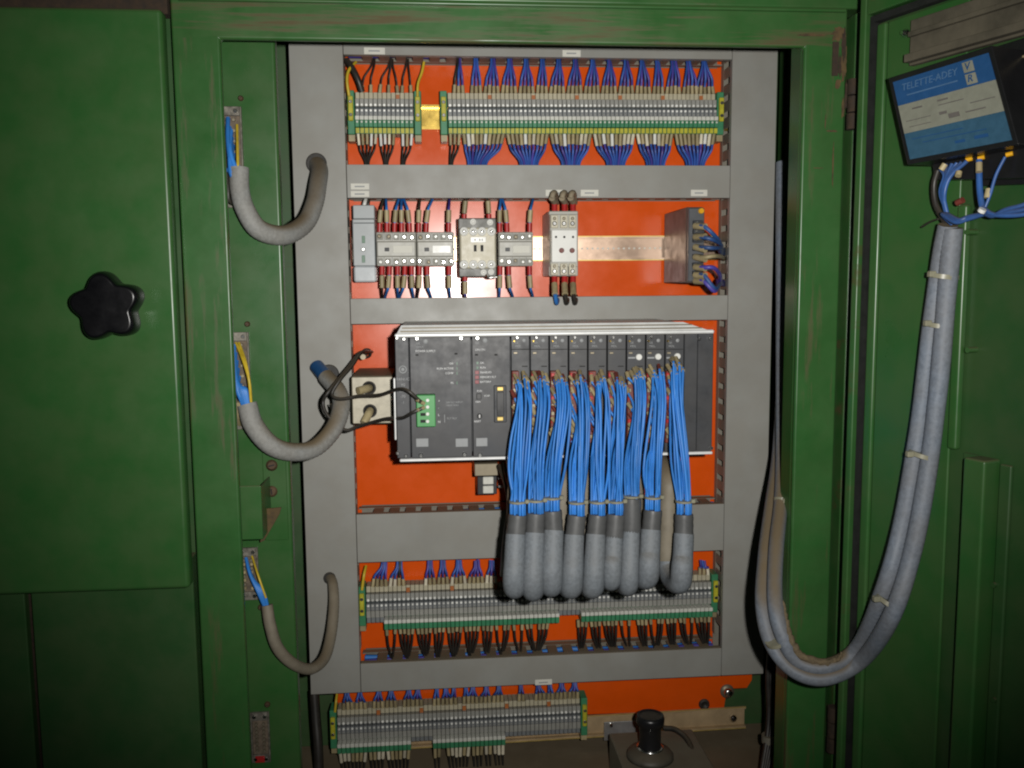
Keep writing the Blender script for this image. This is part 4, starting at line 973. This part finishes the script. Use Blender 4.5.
# module edge px, tie px, tie py, hose bottom py
for i, (tx, hx_, ty, by) in enumerate(HX):
    a, b = EDGE[i], EDGE[i+1]
    w = (9.8 if i in (5, 6) else 11.3)
    Yh = 1.055
    tie = P(tx, ty, Yh+0.005)
    t = thing('wire_harness', '%s blue wire harness and grey hose loop from the left under the rack' % ORD[i], 'wire harness', P(hx_, by, Yh), GH)
    rnd = random.Random(100+i)
    topo = -13 if i == 8 else (-6 if i in (6, 7) else 0)
    starts = []
    for j in range(7):                       # sleeves crowded at the head of the module
        sx = a+8.0+j*1.65+rnd.uniform(-1.0, 1.0); sy = 373+topo+rnd.uniform(-3, 7)
        dx = rnd.uniform(0.5, 5)
        starts.append((sx-dx, sy, sx, sy+rnd.uniform(6.5, 9), 0.012+rnd.uniform(0, 0.012), False))
    for j in range(7):                       # and one below the other down the terminal column
        sy = 378+topo*0.4+j*9.5+rnd.uniform(-4, 4); sx = a+1.0+rnd.uniform(-0.8, 3.2)
        starts.append((sx, sy, sx+rnd.uniform(0.5, 5.5), sy+rnd.uniform(4.5, 8), 0.003+rnd.uniform(0, .007), True))
    nW = len(starts)
    xs_ = sorted(range(nW), key=lambda q: starts[q][2]+rnd.uniform(-2, 2))
    for j, (ax, ay, bx_, by_, lift, colm) in enumerate(starts):
        s = P(ax, ay, YT-0.010-lift*0.2); q = P(bx_, by_, YT-0.013-lift)
        MB().tube([s, q], rnd.uniform(0.0020, 0.0030), 7).build('marker_sleeve', 'beige' if rnd.random() < 0.8 else 'red_brown', t)
        rank = xs_.index(j)/(nW-1)*2-1
        wx = rank*6.9
        dep = math.sqrt(max(0, 1-rank*rank))*0.0075*(1 if colm else -1)*rnd.uniform(0.3, 1)
        e0 = tie+Vector((MM(wx, Yh), dep, 0)); e1 = e0+Vector((0, 0, -MM(20, Yh)))
        sway = rnd.uniform(-1.6, 1.6)+(rnd.choice((-4.0, 5.0)) if rnd.random() < 0.2 else 0)
        if colm:
            y1 = by_+rnd.uniform(14, 22); m1 = P(a+11+rank*2.5+sway*0.6, y1, YT-0.026-rnd.uniform(0, .006)); y2 = max(462, y1+14)
        else:
            y1 = by_+(440-by_)*0.45; m1 = P(bx_+1.5+sway*0.5, y1, YT-0.040-rnd.uniform(0, .012)); y2 = 462+rnd.uniform(-6, 6)
        m2 = P(tx*0.75+((a+b)/2+1)*0.25+wx*0.98+sway*0.8, y2, YT-0.058+dep*1.2)
        MB().tube(spline([q.lerp(s, 0.3), q, m1, m2, e0, e1], 5), rnd.uniform(0.0015, 0.0018), 6).build('wire', 'blue_wire', t)
    c = tie
    MB().tube([c+Vector((0, 0, 0.0012)), c+Vector((0, 0, -0.0012))], 0.0109, 16).build('cable_tie', 'tie_nylon', t)
    p = P(tx+9.0, ty, Yh-0.004); MB().box(p.x-0.0026, p.x+0.0026, p.y-0.003, p.y+0.003, p.z-0.0024, p.z+0.0024, 0, 0.0008).build('tie_lock', 'tie_nylon', t)
    sh0 = P(tx, ty+ (2 if i == 6 else 13), Yh+0.005); sh1 = P(hx_+0.3, ty+36, Yh+0.003)
    MB().tube(spline([sh0, sh0.lerp(sh1, 0.5), sh1], 3), [0.0112, 0.0117, 0.0113, 0.0118, 0.0114, 0.0118, 0.0114], 16).build('shrink_tube', 'shrink_grey', t)
    # ribbed grey hose loop
    rh = MM(w, Yh)*0.98
    bot = by-10
    hp = [sh1+Vector((0, 0, 0.004)), P(hx_-0.7, ty+55, Yh-0.004), P(hx_-1.5, bot-14, Yh-0.010)]
    cc = P(hx_-1.5, bot-8, Yh-0.010)
    back = Vector(((0.009, 0.008, 0.004, -0.003, -0.002, 0.003, 0.003, -0.003, -0.003)[i], 0.075 if i < 8 else 0.058, 0))
    cz = cc.z; rU = 0.5
    for g in (30, 60, 90, 120, 150, 180):
        r_ = math.radians(g)
        hp.append(cc+back*((1-math.cos(r_))/2)+Vector((0, 0, -math.sin(r_)*0.020)))
    top = cc+back
    hp += [Vector((top.x, top.y, Z(hx_, 545, 1.13))), Vector((top.x+0.002, top.y+0.004, Z(hx_, 500, 1.13))), Vector((top.x+0.004, top.y+0.015, Z(hx_, 474, 1.14))), Vector((top.x+0.006, top.y+0.085, Z(hx_, 470, 1.14)+0.004)), Vector((top.x+0.008, YP-0.004, Z(hx_, 480, 1.16)))]
    sp = spline(hp, 14)
    nb_ = len(sp); cut = int(nb_*0.60)
    MB().tube(sp[:cut+1], [rh*(0.93+0.10*min(1, q/36)+0.012*math.sin(q*0.23+i)) for q in range(cut+1)], 40, flute=0.016, weave=0.018).build('hose', 'hose_grey', t)
    MB().tube(sp[cut:], rh*0.97, 14).build('hose_return', 'hose_dusty', t)
# stray wires left of the first harness
lead('single blue wire bowing out left of the first harness', [P(520, 385, 1.10), P(517, 410, 1.085), P(511, 440, 1.075), P(509, 470, 1.072), P(514, 500, 1.066)], 0.0016, 'blue_wire')
lead('thin black cable running down left of the first hose loop', [P(499, 466, 1.25), P(505, 482, 1.20), P(509, 505, 1.19), P(506, 530, 1.20), P(503, 556, 1.24), P(502, 575, 1.30)], 0.0034, 'black_wire', 'cable', 'cable')
lead('second thin black cable beside the small white terminal', [P(503, 464, 1.25), P(508, 480, 1.19), P(512, 500, 1.17), P(508, 530, 1.19), P(505, 560, 1.25), P(504, 575, 1.30)], 0.0028, 'black_wire', 'cable', 'cable')

# small earth terminal below the rack
t = thing('terminal_pair', 'small dark terminal with two white faces below the rack', 'terminal', P(488, 494, 1.33))
rbox(MB(), 474.5, 498, 463.5, 476, 1.27, YP-0.001, 0, 0.001).build('cap', 'dull_steel', t)
rbox(MB(), 477.5, 497, 476.3, 494.5, 1.275, YP-0.001, 0, 0.001).build('body', 'plc_dark', t)
for a, b in ((477, 484.5), (486, 493.5)): rbox(MB(), 483, 493.5, a, b, 1.271, 1.2748, 0, 0.0008).build('white_face', 'term_white', t)
for y in (478, 486.5): rbox(MB(), 498, 503.5, y-1.2, y+1.2, 1.285, 1.289, 0, 0.0004).build('pin', 'steel', t)

# ================================================================== metal box left of the rack and its black leads
YBX = 1.235
x0, x1, z0, z1 = rect(351.5, 393.5, 376, 424, YBX)
bx = thing('junction_box', 'square zinc plated box with two cable glands left of the rack', 'junction box', ((x0+x1)/2, YP, z0))
MB().box(x0, x1, YBX, YP-0.0006, z0, z1, 0, 0.002).build('housing', 'dull_steel', bx)
MB().box(x0+0.0015, x1-0.0015, YBX-0.0014, YBX-0.0002, z0+0.0015, z1-0.0015, 0, 0.0006).build('front_plate', 'pale_sleeve', bx)
for (px, py, ex, ey) in ((369, 388, 358, 391), (370, 411, 364, 423)):
    c = P(px, py, YBX-0.0015)
    MB().lathe(c, [(0.0, 0.0004), (0.0072, 0.0004), (0.0074, 0.0016), (0.0092, 0.0016), (0.0096, 0.0)], 20, 0, 'y').build('gland', 'black_rubber', bx)
    MB().tube(spline([c+Vector((0, 0.001, 0)), P((px*2+ex)/3, (py*2+ey)/3, YBX-0.012), P(ex, ey, YBX-0.019)], 4), 0.0055, 10).build('cable_stub', 'beige', bx)
screw_part(392, 398, YBX-0.0015, 2, 'steel', bx)
YL = 1.19
lead('upper black lead curving from the box to the green connector', [P(372, 352, YP-0.01), P(362, 352, 1.26), P(352, 366, 1.22), P(340, 380, 1.20), P(332, 394, 1.195), P(340, 399, 1.19), P(360, 396, 1.185), P(380, 395, 1.17), P(397, 389.5, 1.13), P(408, 391, 1.115), P(421, 402, 1.118)], 0.0024, 'black_wire', 'cable', 'cable')
lead('lower black lead looping under the box to the green connector', [P(370, 353, YP-0.01), P(360, 353, 1.27), P(348, 368, 1.23), P(330, 390, 1.20), P(323, 402, 1.20), P(328, 416, 1.195), P(345, 430, 1.19), P(360, 426, 1.185), P(385, 419, 1.165), P(402, 418, 1.13), P(412, 413, 1.118), P(422, 408.5, 1.118)], 0.0024, 'black_wire', 'cable', 'cable')
lead('thin black lead hanging behind the middle grey hose', [P(331, 404, 1.21), P(332, 415, 1.22), P(327, 428, 1.24), P(318, 436, 1.29)], 0.0013, 'black_wire', 'cable', 'cable')
t = thing('cable_end', 'ring of dark wires leaving the plate above the zinc box', 'cable end', P(366, 354, YP))
for k in range(3):
    c = P(367, 353, YP-0.012-0.004*k); MB().tube(spline([c+Vector((0.006*math.cos(q*0.9+k), -0.002*q, 0.006*math.sin(q*0.9+k))) for q in range(7)], 3), 0.0018, 6).build('wire_loop', 'black_wire', t)
MB().tube([P(366, 353, YP), P(363, 357, 1.28)], 0.004, 8).build('sleeve', 'dull_steel', t)
for (a, b) in (((417, 399.5), (424, 403.5)), ((417, 410.5), (424, 407.5))):
    o = MB().tube([P(*a, YK-0.024), P(*b, YK-0.0165)], 0.0026, 8).build('ferrule', 'beige', ps)

# ================================================================== plug sockets and hoses on the left
def socket(label, px, y0, y1, w, lower=False):
    a = P(px, y0, YS); b = P(px, y1, YS); x = P(px, (y0+y1)/2, YS).x; hw = MM(w, YS)/2
    t = thing('plug_socket', label, 'socket', (x, YS, b.z), 'plug sockets in the green strip')
    zA_, zB2 = a.z, b.z
    mb = MB()
    for (u0, u1, v0, v1) in ((-hw, -hw+0.002, zB2, zA_), (hw-0.002, hw, zB2, zA_), (-hw+0.0021, hw-0.0021, zA_-0.011, zA_), (-hw+0.0021, hw-0.0021, zB2, zB2+0.011)):
        mb.box(x+u0, x+u1, YS-0.005, YS-0.0004, v0, v1, 0, 0.0006)
    fo = mb.build('flange', 'flange_grimy', t)
    io = MB().box(x-hw+0.0022, x+hw-0.0022, YS-0.0025, YS-0.0004, zB2+0.0112, zA_-0.0112).build('insert', 'insert_grimy', t)
    n = 8
    for k in range(n):
        zz = zB2+0.016+(zA_-zB2-0.032)*k/(n-1)
        for s in (-1, 1): MB().disc((x+s*hw*0.38, YS-0.0026, zz), 0.0022, 0.003, 8).build('contact', 'dull_steel' if (lower or k % 2) else 'beige', io)
    for zz in (zA_-0.0055, zB2+0.0055):
        for s in (-1, 1): MB().disc((x+s*hw*0.55, YS-0.0051, zz), 0.0026, 0.0014, 8).build('screw', 'steel', fo)
    if lower: MB().box(x-hw*0.6, x+hw*0.4, YS-0.0065, YS-0.0052, zB2+0.001, zB2+0.010, 0, 0.0005).build('red_tab', 'red_sleeve', t)
    return t
socket('uppermost plug socket in the green strip with blue wires', 231, 107, 208, 24)
socket('second plug socket from the top in the green strip', 239, 332, 429, 23)
socket('third plug socket in the strip below the catch bracket', 249, 547, 599, 20)
socket('lowest plug socket in the strip, no hose, red tab', 261, 711, 761, 19, True)
GS = 'grey hoses from the plug sockets to the left duct'
def hose(label, path, r, wires, m='hose_left', endm=None, group=GS):
    hr = random.Random(len(label)*7)
    path = [path[0]]+[p+Vector((hr.uniform(-1, 1), hr.uniform(-1, 1), hr.uniform(-1, 1)))*0.0013 for p in path[1:-1]]+[path[-1]]
    pts = spline(path, 8); Lh = sum((pts[q+1]-pts[q]).length for q in range(len(pts)-1))
    pts = spline(path, max(8, int(Lh/0.0026/(len(path)-1))))
    t = thing('cable_hose', label, 'hose', path[-1], group)
    ph_ = [hr.uniform(0, 6.28) for _ in range(4)]
    MB().tube(pts, [r*(1+0.022*math.sin(q*0.11+ph_[0])+0.018*math.sin(q*0.043+ph_[1])) for q in range(len(pts))], 32, weave=0.022).build('hose', m, t)
    for (w, mm, rr) in wires: MB().tube(spline(w, 5), rr, 7).build('wire', mm, t)
    if m in ('hose_left', 'hose_dusty'):
        e_ = pts[-1]; MB().tube([Vector((e_.x, YD-0.0002, e_.z)), Vector((e_.x, YD-0.0025, e_.z)), Vector((e_.x, YD-0.003, e_.z))], [r*1.22, r*1.22, r*1.12], 24).build('entry_grommet', 'black_rubber', t)
    if endm: 
        d = (pts[-1]-pts[-2]).normalized(); MB().tube([pts[-1]-d*0.001, pts[-1]+d*0.030], r*0.86, 16).build('hose_end', endm, t)
    return t
Y1 = 1.125
def wl(pts, Ys): return [P(x, y, Y) for (x, y), Y in zip(pts, Ys)]
ws = []
for k in range(7):
    ws.append((wl([(228+k*1.4, 118+k*9), (228+k*1.0, 140+k*6), (231+k, 165), (236+k*0.8, 178), (239, 190)], (YS-.004, 1.13, 1.12, 1.12, 1.122)), 'blue_wire', 0.0028))
ws.append((wl([(237, 125), (237.5, 148), (238, 168), (239, 185)], (YS-.004, 1.125, 1.118, 1.12)), 'earth_wire', 0.0018))
ws.append((wl([(226, 160), (228, 185), (229, 200), (236, 205)], (YS-.01, 1.13, 1.13, 1.14)), 'black_wire', 0.0028))
rb2 = random.Random(11)
for k in range(6): ws.append((wl([(227+rb2.uniform(0, 9), 130+k*8), (227+rb2.uniform(0, 5), 150+k*4), (230+rb2.uniform(0, 7), 172), (238+rb2.uniform(-2, 3), 186)], (YS-.004, 1.125, 1.118, 1.12)), 'blue_wire', 0.003))
hose('thick grey hose from the uppermost plug socket to the left duct', wl([(239, 168), (240.5, 190), (245, 210), (259, 229), (283, 234.5), (305, 223), (315, 203), (318, 183), (318.5, 170), (317, 164)], (1.125, 1.122, 1.12, 1.125, 1.15, 1.19, 1.22, 1.25, 1.28, 1.305)), 0.0117, ws)
ws = []
for k in range(8):
    ws.append((wl([(234+k*1.3, 345+k*8), (234+k*1.0, 365+k*5), (237+k*1.1, 388), (242+k*0.9, 402), (247, 414)], (YS-.004, 1.13, 1.12, 1.12, 1.122)), 'blue_wire', 0.0028))
for k in range(2): ws.append((wl([(236+k*3, 343), (243+k*2, 360), (249, 380), (251, 402)], (YS-.004, 1.122, 1.112, 1.115)), 'earth_wire', 0.0018))
for k in range(3): ws.append((wl([(237+k*2, 402), (237+k*2, 415), (239+k*2, 424)], (1.125, 1.13, YS-.004)), 'beige', 0.003))
hose('thick grey hose from the second plug socket ending blue at the duct', wl([(247, 404), (254, 424), (270, 444), (293, 452), (316, 447), (334, 429), (341, 407), (337, 390), (326, 377)], (1.122, 1.12, 1.122, 1.14, 1.165, 1.19, 1.215, 1.235, 1.262)), 0.0117, ws, 'hose_left', 'label_blue')
ws = []
for k in range(5): ws.append((wl([(246+k*1.2, 558+k*5), (250+k*1.2, 574+k*2), (258+k*1.4, 592), (266+k*0.6, 610)], (YS-.004, 1.13, 1.122, 1.125)), 'blue_wire', 0.0022))
ws.append((wl([(252, 556), (258, 575), (266, 598)], (YS-.004, 1.122, 1.118)), 'earth_wire', 0.0014))
hose('thin grey hose from the third plug socket bending up to the duct', wl([(267, 605), (271, 625), (279, 648), (293, 664), (310, 669), (324, 659), (331, 635), (333, 605), (332, 585), (330, 577)], (1.125, 1.122, 1.125, 1.14, 1.165, 1.2, 1.235, 1.26, 1.28, 1.304)), 0.0073, ws, 'hose_dusty')
# catch bracket
t = thing('catch_bracket', 'green folded catch bracket below the second plug socket', 'bracket', P(250, 540, YS))
rbox(MB(), 237.5, 262, 486, 540, 1.084, 1.087, 0, 0).build('front_plate', 'green_paint', t, 0.0028)
g = [xz(262, 507, 1.13), xz(283, 505, 1.13), xz(281, 512, 1.13), xz(266, 538, 1.13), xz(262, 540, 1.13)]
MB().prism(g, 1.118, 1.1205).build('gusset', 'rust', t, 0.0006, 1)
rbox(MB(), 260.5, 262, 487, 539, 1.0872, YS-0.003, 0, 0).build('web', 'green_paint', t)

# ================================================================== twin hose on the right, from inside the cabinet to the door
def mixp(l): return l
A = [P(782, 163, 1.30), P(782.5, 250, 1.265), P(782.5, 350, 1.235), P(783.5, 440, 1.17), P(782, 500, 1.10), P(776, 550, 1.04), P(775, 600, 0.990), P(782, 635, 0.972), P(797, 660, 0.965), P(828, 667, 0.955), P(858, 648, 0.95)]
A += [WD(884, 590, 0.05), WD(904, 520, 0.035), WD(917, 440, 0.028), WD(926, 370, 0.026), WD(934, 310, 0.026), WD(940, 262, 0.03), WD(948, 225, 0.035)]
B2 = [P(784, 200, 1.335), P(784.5, 290, 1.31), P(783, 380, 1.26), P(780, 450, 1.19), P(772, 510, 1.11), P(765, 560, 1.05), P(763, 605, 1.005), P(772, 645, 0.985), P(795, 671, 0.965), P(828, 678, 0.953), P(862, 660, 0.943)]
B2 += [WD(892, 615, 0.052), WD(914, 550, 0.037), WD(928, 470, 0.028), WD(937, 400, 0.026), WD(943, 340, 0.026), WD(946, 290, 0.028), WD(953, 228, 0.034)]
GT = 'long grey hoses from the cabinet to the open door'
tA = hose('long grey hose of the twin loop, the inner one in the bend', A, 0.0090, [], 'hose_light', None, GT)
tB = hose('long grey hose of the twin loop, the outer one in the bend', B2, 0.0090, [], 'hose_light', None, GT)
rd = random.Random(21)
dpts = spline([A[6]+Vector((0.008, -0.004, 0.0)), A[7]+Vector((0.006, -0.004, 0.005)), A[8]+Vector((0.002, -0.004, 0.0075)), A[9]+Vector((0, -0.004, 0.0075)), A[9].lerp(A[10], 0.5)+Vector((-0.002, -0.003, 0.007))], 9)
dpts = [p+Vector((rd.uniform(-.0012, .0012), rd.uniform(-.001, .001), rd.uniform(-.0012, .0012))) for p in dpts]
MB().tube(dpts, [0.0015+0.0032*math.sin(math.pi*q/(len(dpts)-1))*rd.uniform(0.7, 1.3) for q in range(len(dpts))], 9).build('dust_layer', 'dust_brown', tA)
def tie_at(p, d, r, parent, lock):
    d = Vector(d).normalized()
    MB().tube([p-d*0.0022, p+d*0.0022], r, 18).build('cable_tie', 'tie_nylon', parent)
    q = p+Vector(lock); MB().box(q.x-0.0035, q.x+0.0035, q.y-0.003, q.y+0.003, q.z-0.003, q.z+0.003, 0, 0.0008).build('tie_lock', 'tie_nylon', parent)
tie_at((A[16]+B2[16])/2, (0.1, -.1, 1), 0.0150, tA, (-0.014, -0.004, 0.002))
tie_at((A[15]+B2[15])/2, (0.1, -.1, 1), 0.0138, tA, (-0.014, -0.004, 0.002))
tie_at((A[13]+B2[13])/2, (0.25, -.1, 1), 0.0140, tA, (-0.016, -0.004, 0.002))
tie_at((A[11]+B2[11])/2, (0.6, -.1, 1), 0.0140, tB, (-0.015, -0.004, 0.006))
tie_at(A[4], (0.2, .3, 1), 0.0108, tA, (0.0, -0.011, 0.002))
tie_at((A[7]+B2[7])/2, (-0.5, -.1, 1), 0.0138, tB, (0.004, -0.013, 0.002))
# wires from the twin hose to the relay unit
t = thing('wire_bundle', 'blue wires fanning from the hose end to the relay unit', 'wires', WD(950, 222, 0.034), None)
rnd = random.Random(5)
ends = [(940, 168), (946, 165), (952, 164), (957, 163), (962, 162), (967, 161)]
for k, (ex, ey) in enumerate(ends):
    b = rnd.uniform(-2, 2)
    MB().tube(spline([WD(950, 222, .034), WD(945+b-k*0.3, 208, .038), WD(940+b+k*0.6, 192, .042), WD(944+b+k, 176, .04), WD(ex, ey, 0.036)], 5), 0.0021, 7).build('wire', 'blue_wire_dull', t)
for k in range(3):
    b = k*2
    MB().tube(spline([WD(952, 224, .036), WD(942+b, 214, .045), WD(955+b, 222-k, .05), WD(968, 219-k, .047), WD(984, 214, .045)], 5), 0.0022, 7).build('wire', 'blue_wire_dull', t)
MB().tube(spline([WD(947, 225, .03), WD(936, 205, .03), WD(934, 185, .03), WD(938, 170, .03)], 5), 0.0030, 7).build('wire', 'black_wire', t)
MB().tube(spline([WD(984, 214, .045), WD(981, 200, .043), WD(979.5, 185, .04), WD(979, 160, .036)], 5), 0.0030, 7).build('wire', 'blue_wire_dull', t)
MB().tube(spline([WD(984, 210, .045), WD(990, 195, .043), WD(996, 175, .04), WD(1005, 157, .036)], 5), 0.0016, 7).build('wire', 'blue_wire_dull', t)
for k in range(3): MB().tube(spline([WD(982, 207+k*2, .045), WD(992, 214+k, .047), WD(1006, 215.5-k*3, .045), WD(1026, 214-k*5, .04), WD(1060, 205-k*8, .03)], 5), 0.0022, 7).build('wire', 'blue_wire_dull', t)
for (px, py, qx, qy) in ((979, 172, 979, 163), (987, 198, 989, 189), (941, 170, 945, 164), (958, 176, 959, 172)):
    MB().tube([WD(px, py, .044), WD(qx, qy, .042)], 0.0030, 8).build('marker_sleeve', 'beige', t)
MB().tube([WD(981, 212, .052), WD(983, 209, .052)], 0.0036, 8).build('wire_joint', 'white_plastic', t)
MB().tube([WD(957, 203, .034), WD(963, 200, .034)], 0.0032, 8).build('wire_joint', 'red_brown', t)
lead('thin black wire tail sticking out left of the hose end', [WD(922, 227, .02), WD(930, 222, .025), WD(938, 219, .03)], 0.0011, 'black_wire')

# ================================================================== lower area of the cabinet
t = thing('cable', 'black cable bundle hanging at the lower right beside the duct', 'cable', P(764, 775, 1.2))
for k in range(4):
    o = k*2.4
    MB().tube(spline([P(771+o*0.9, 640, 1.24), P(768+o, 675, 1.235), P(769+o, 710, 1.23), P(767+o, 738, 1.22), P(761+o*0.8, 775, 1.2)], 6), 0.0040, 8).build('strand', 'black_wire', t)
MB().tube([P(769, 735, 1.222), P(769, 742, 1.222)], 0.0108, 14).build('cable_tie', 'dusty_lid', t)
lead('black cables in the dark gap left of the lowest terminals', [P(314, 690, 1.33), P(316, 720, 1.32), P(318, 745, 1.31), P(319, 780, 1.30)], 0.0075, 'black_wire', 'cable', 'cable')
# bolt and grommet on the plate
t = thing('fixing_bolt', 'shiny steel bolt with washer at the lower right of the plate', 'bolt', P(727, 691, YP))
p = P(727, 691, YP+0.0)
MB().lathe(p, [(0.0, 0.003), (0.011, 0.003), (0.0115, 0.0)], 24, 0, 'y').build('washer', 'dull_steel', t)
MB().lathe(p, [(0.0, 0.011), (0.005, 0.0105), (0.0072, 0.009), (0.0075, 0.0032)], 6, 0, 'y').build('bolt_head', 'steel', t)
o = MB().lathe(P(704, 704, YP-0.0002), [(0.0, 0.002), (0.004, 0.002), (0.0045, 0.004), (0.008, 0.004), (0.009, 0.0)], 20, 0, 'y').build('rubber_grommet', 'black_rubber', None)
tag(o, 'small black rubber grommet in the plate above the lowest rail', 'grommet')
# device with black cap on a dusty grey flange
Yk = 1.215
kc = P(650, 747, Yk)
t = thing('capped_fitting', 'black capped fitting on a dusty grey flange at the bottom', 'fitting', kc)
r0 = MM(14.5, Yk)
MB().lathe(kc, [(r0*0.80, 0.0), (r0*0.84, 0.004), (r0*0.80, 0.007), (r0*0.80, MM(25, Yk)), (r0*1.02, MM(27, Yk)), (r0*1.05, MM(33, Yk)), (r0*0.98, MM(36, Yk)), (r0*0.85, MM(36.5, Yk)), (r0*0.80, MM(34.5, Yk)), (0.0, MM(34.5, Yk))], 36).build('black_cap', 'black_plastic', t)
MB().lathe(kc+Vector((0, 0, MM(34.5, Yk))), [(r0*0.82, 0.0002), (r0*0.6, 0.0006), (0.0, 0.0005)], 30).build('cap_top', 'rubber_dusty', t)
MB().lathe(kc, [(0.0, -0.001), (r0*0.95, -0.001), (r0*1.1, -0.0025), (r0*1.55, -0.006), (r0*1.72, -0.010), (r0*1.74, -0.0145), (0.0, -0.0145)][::-1], 36).build('flange', 'flange_dark', t)
MB().lathe(kc, [(r0*0.80, 0.001), (r0*0.98, 0.001), (r0*0.98, -0.0008)][::-1], 36).build('clamp_ring', 'steel', t)
bxp = [P(608, 740, 1.30), P(690, 737, 1.30)]
MB().box(bxp[0].x, bxp[1].x, 1.14, 1.29, kc.z-0.075, kc.z-0.0150, 0, 0.002).build('housing', 'dusty_lid', t)
lead('black flexible lead curving behind the capped fitting', [P(664, 728, 1.28), P(676, 730, 1.27), P(688, 741, 1.25), P(698, 768, 1.20)], 0.0042, 'black_wire', 'cable', 'cable')
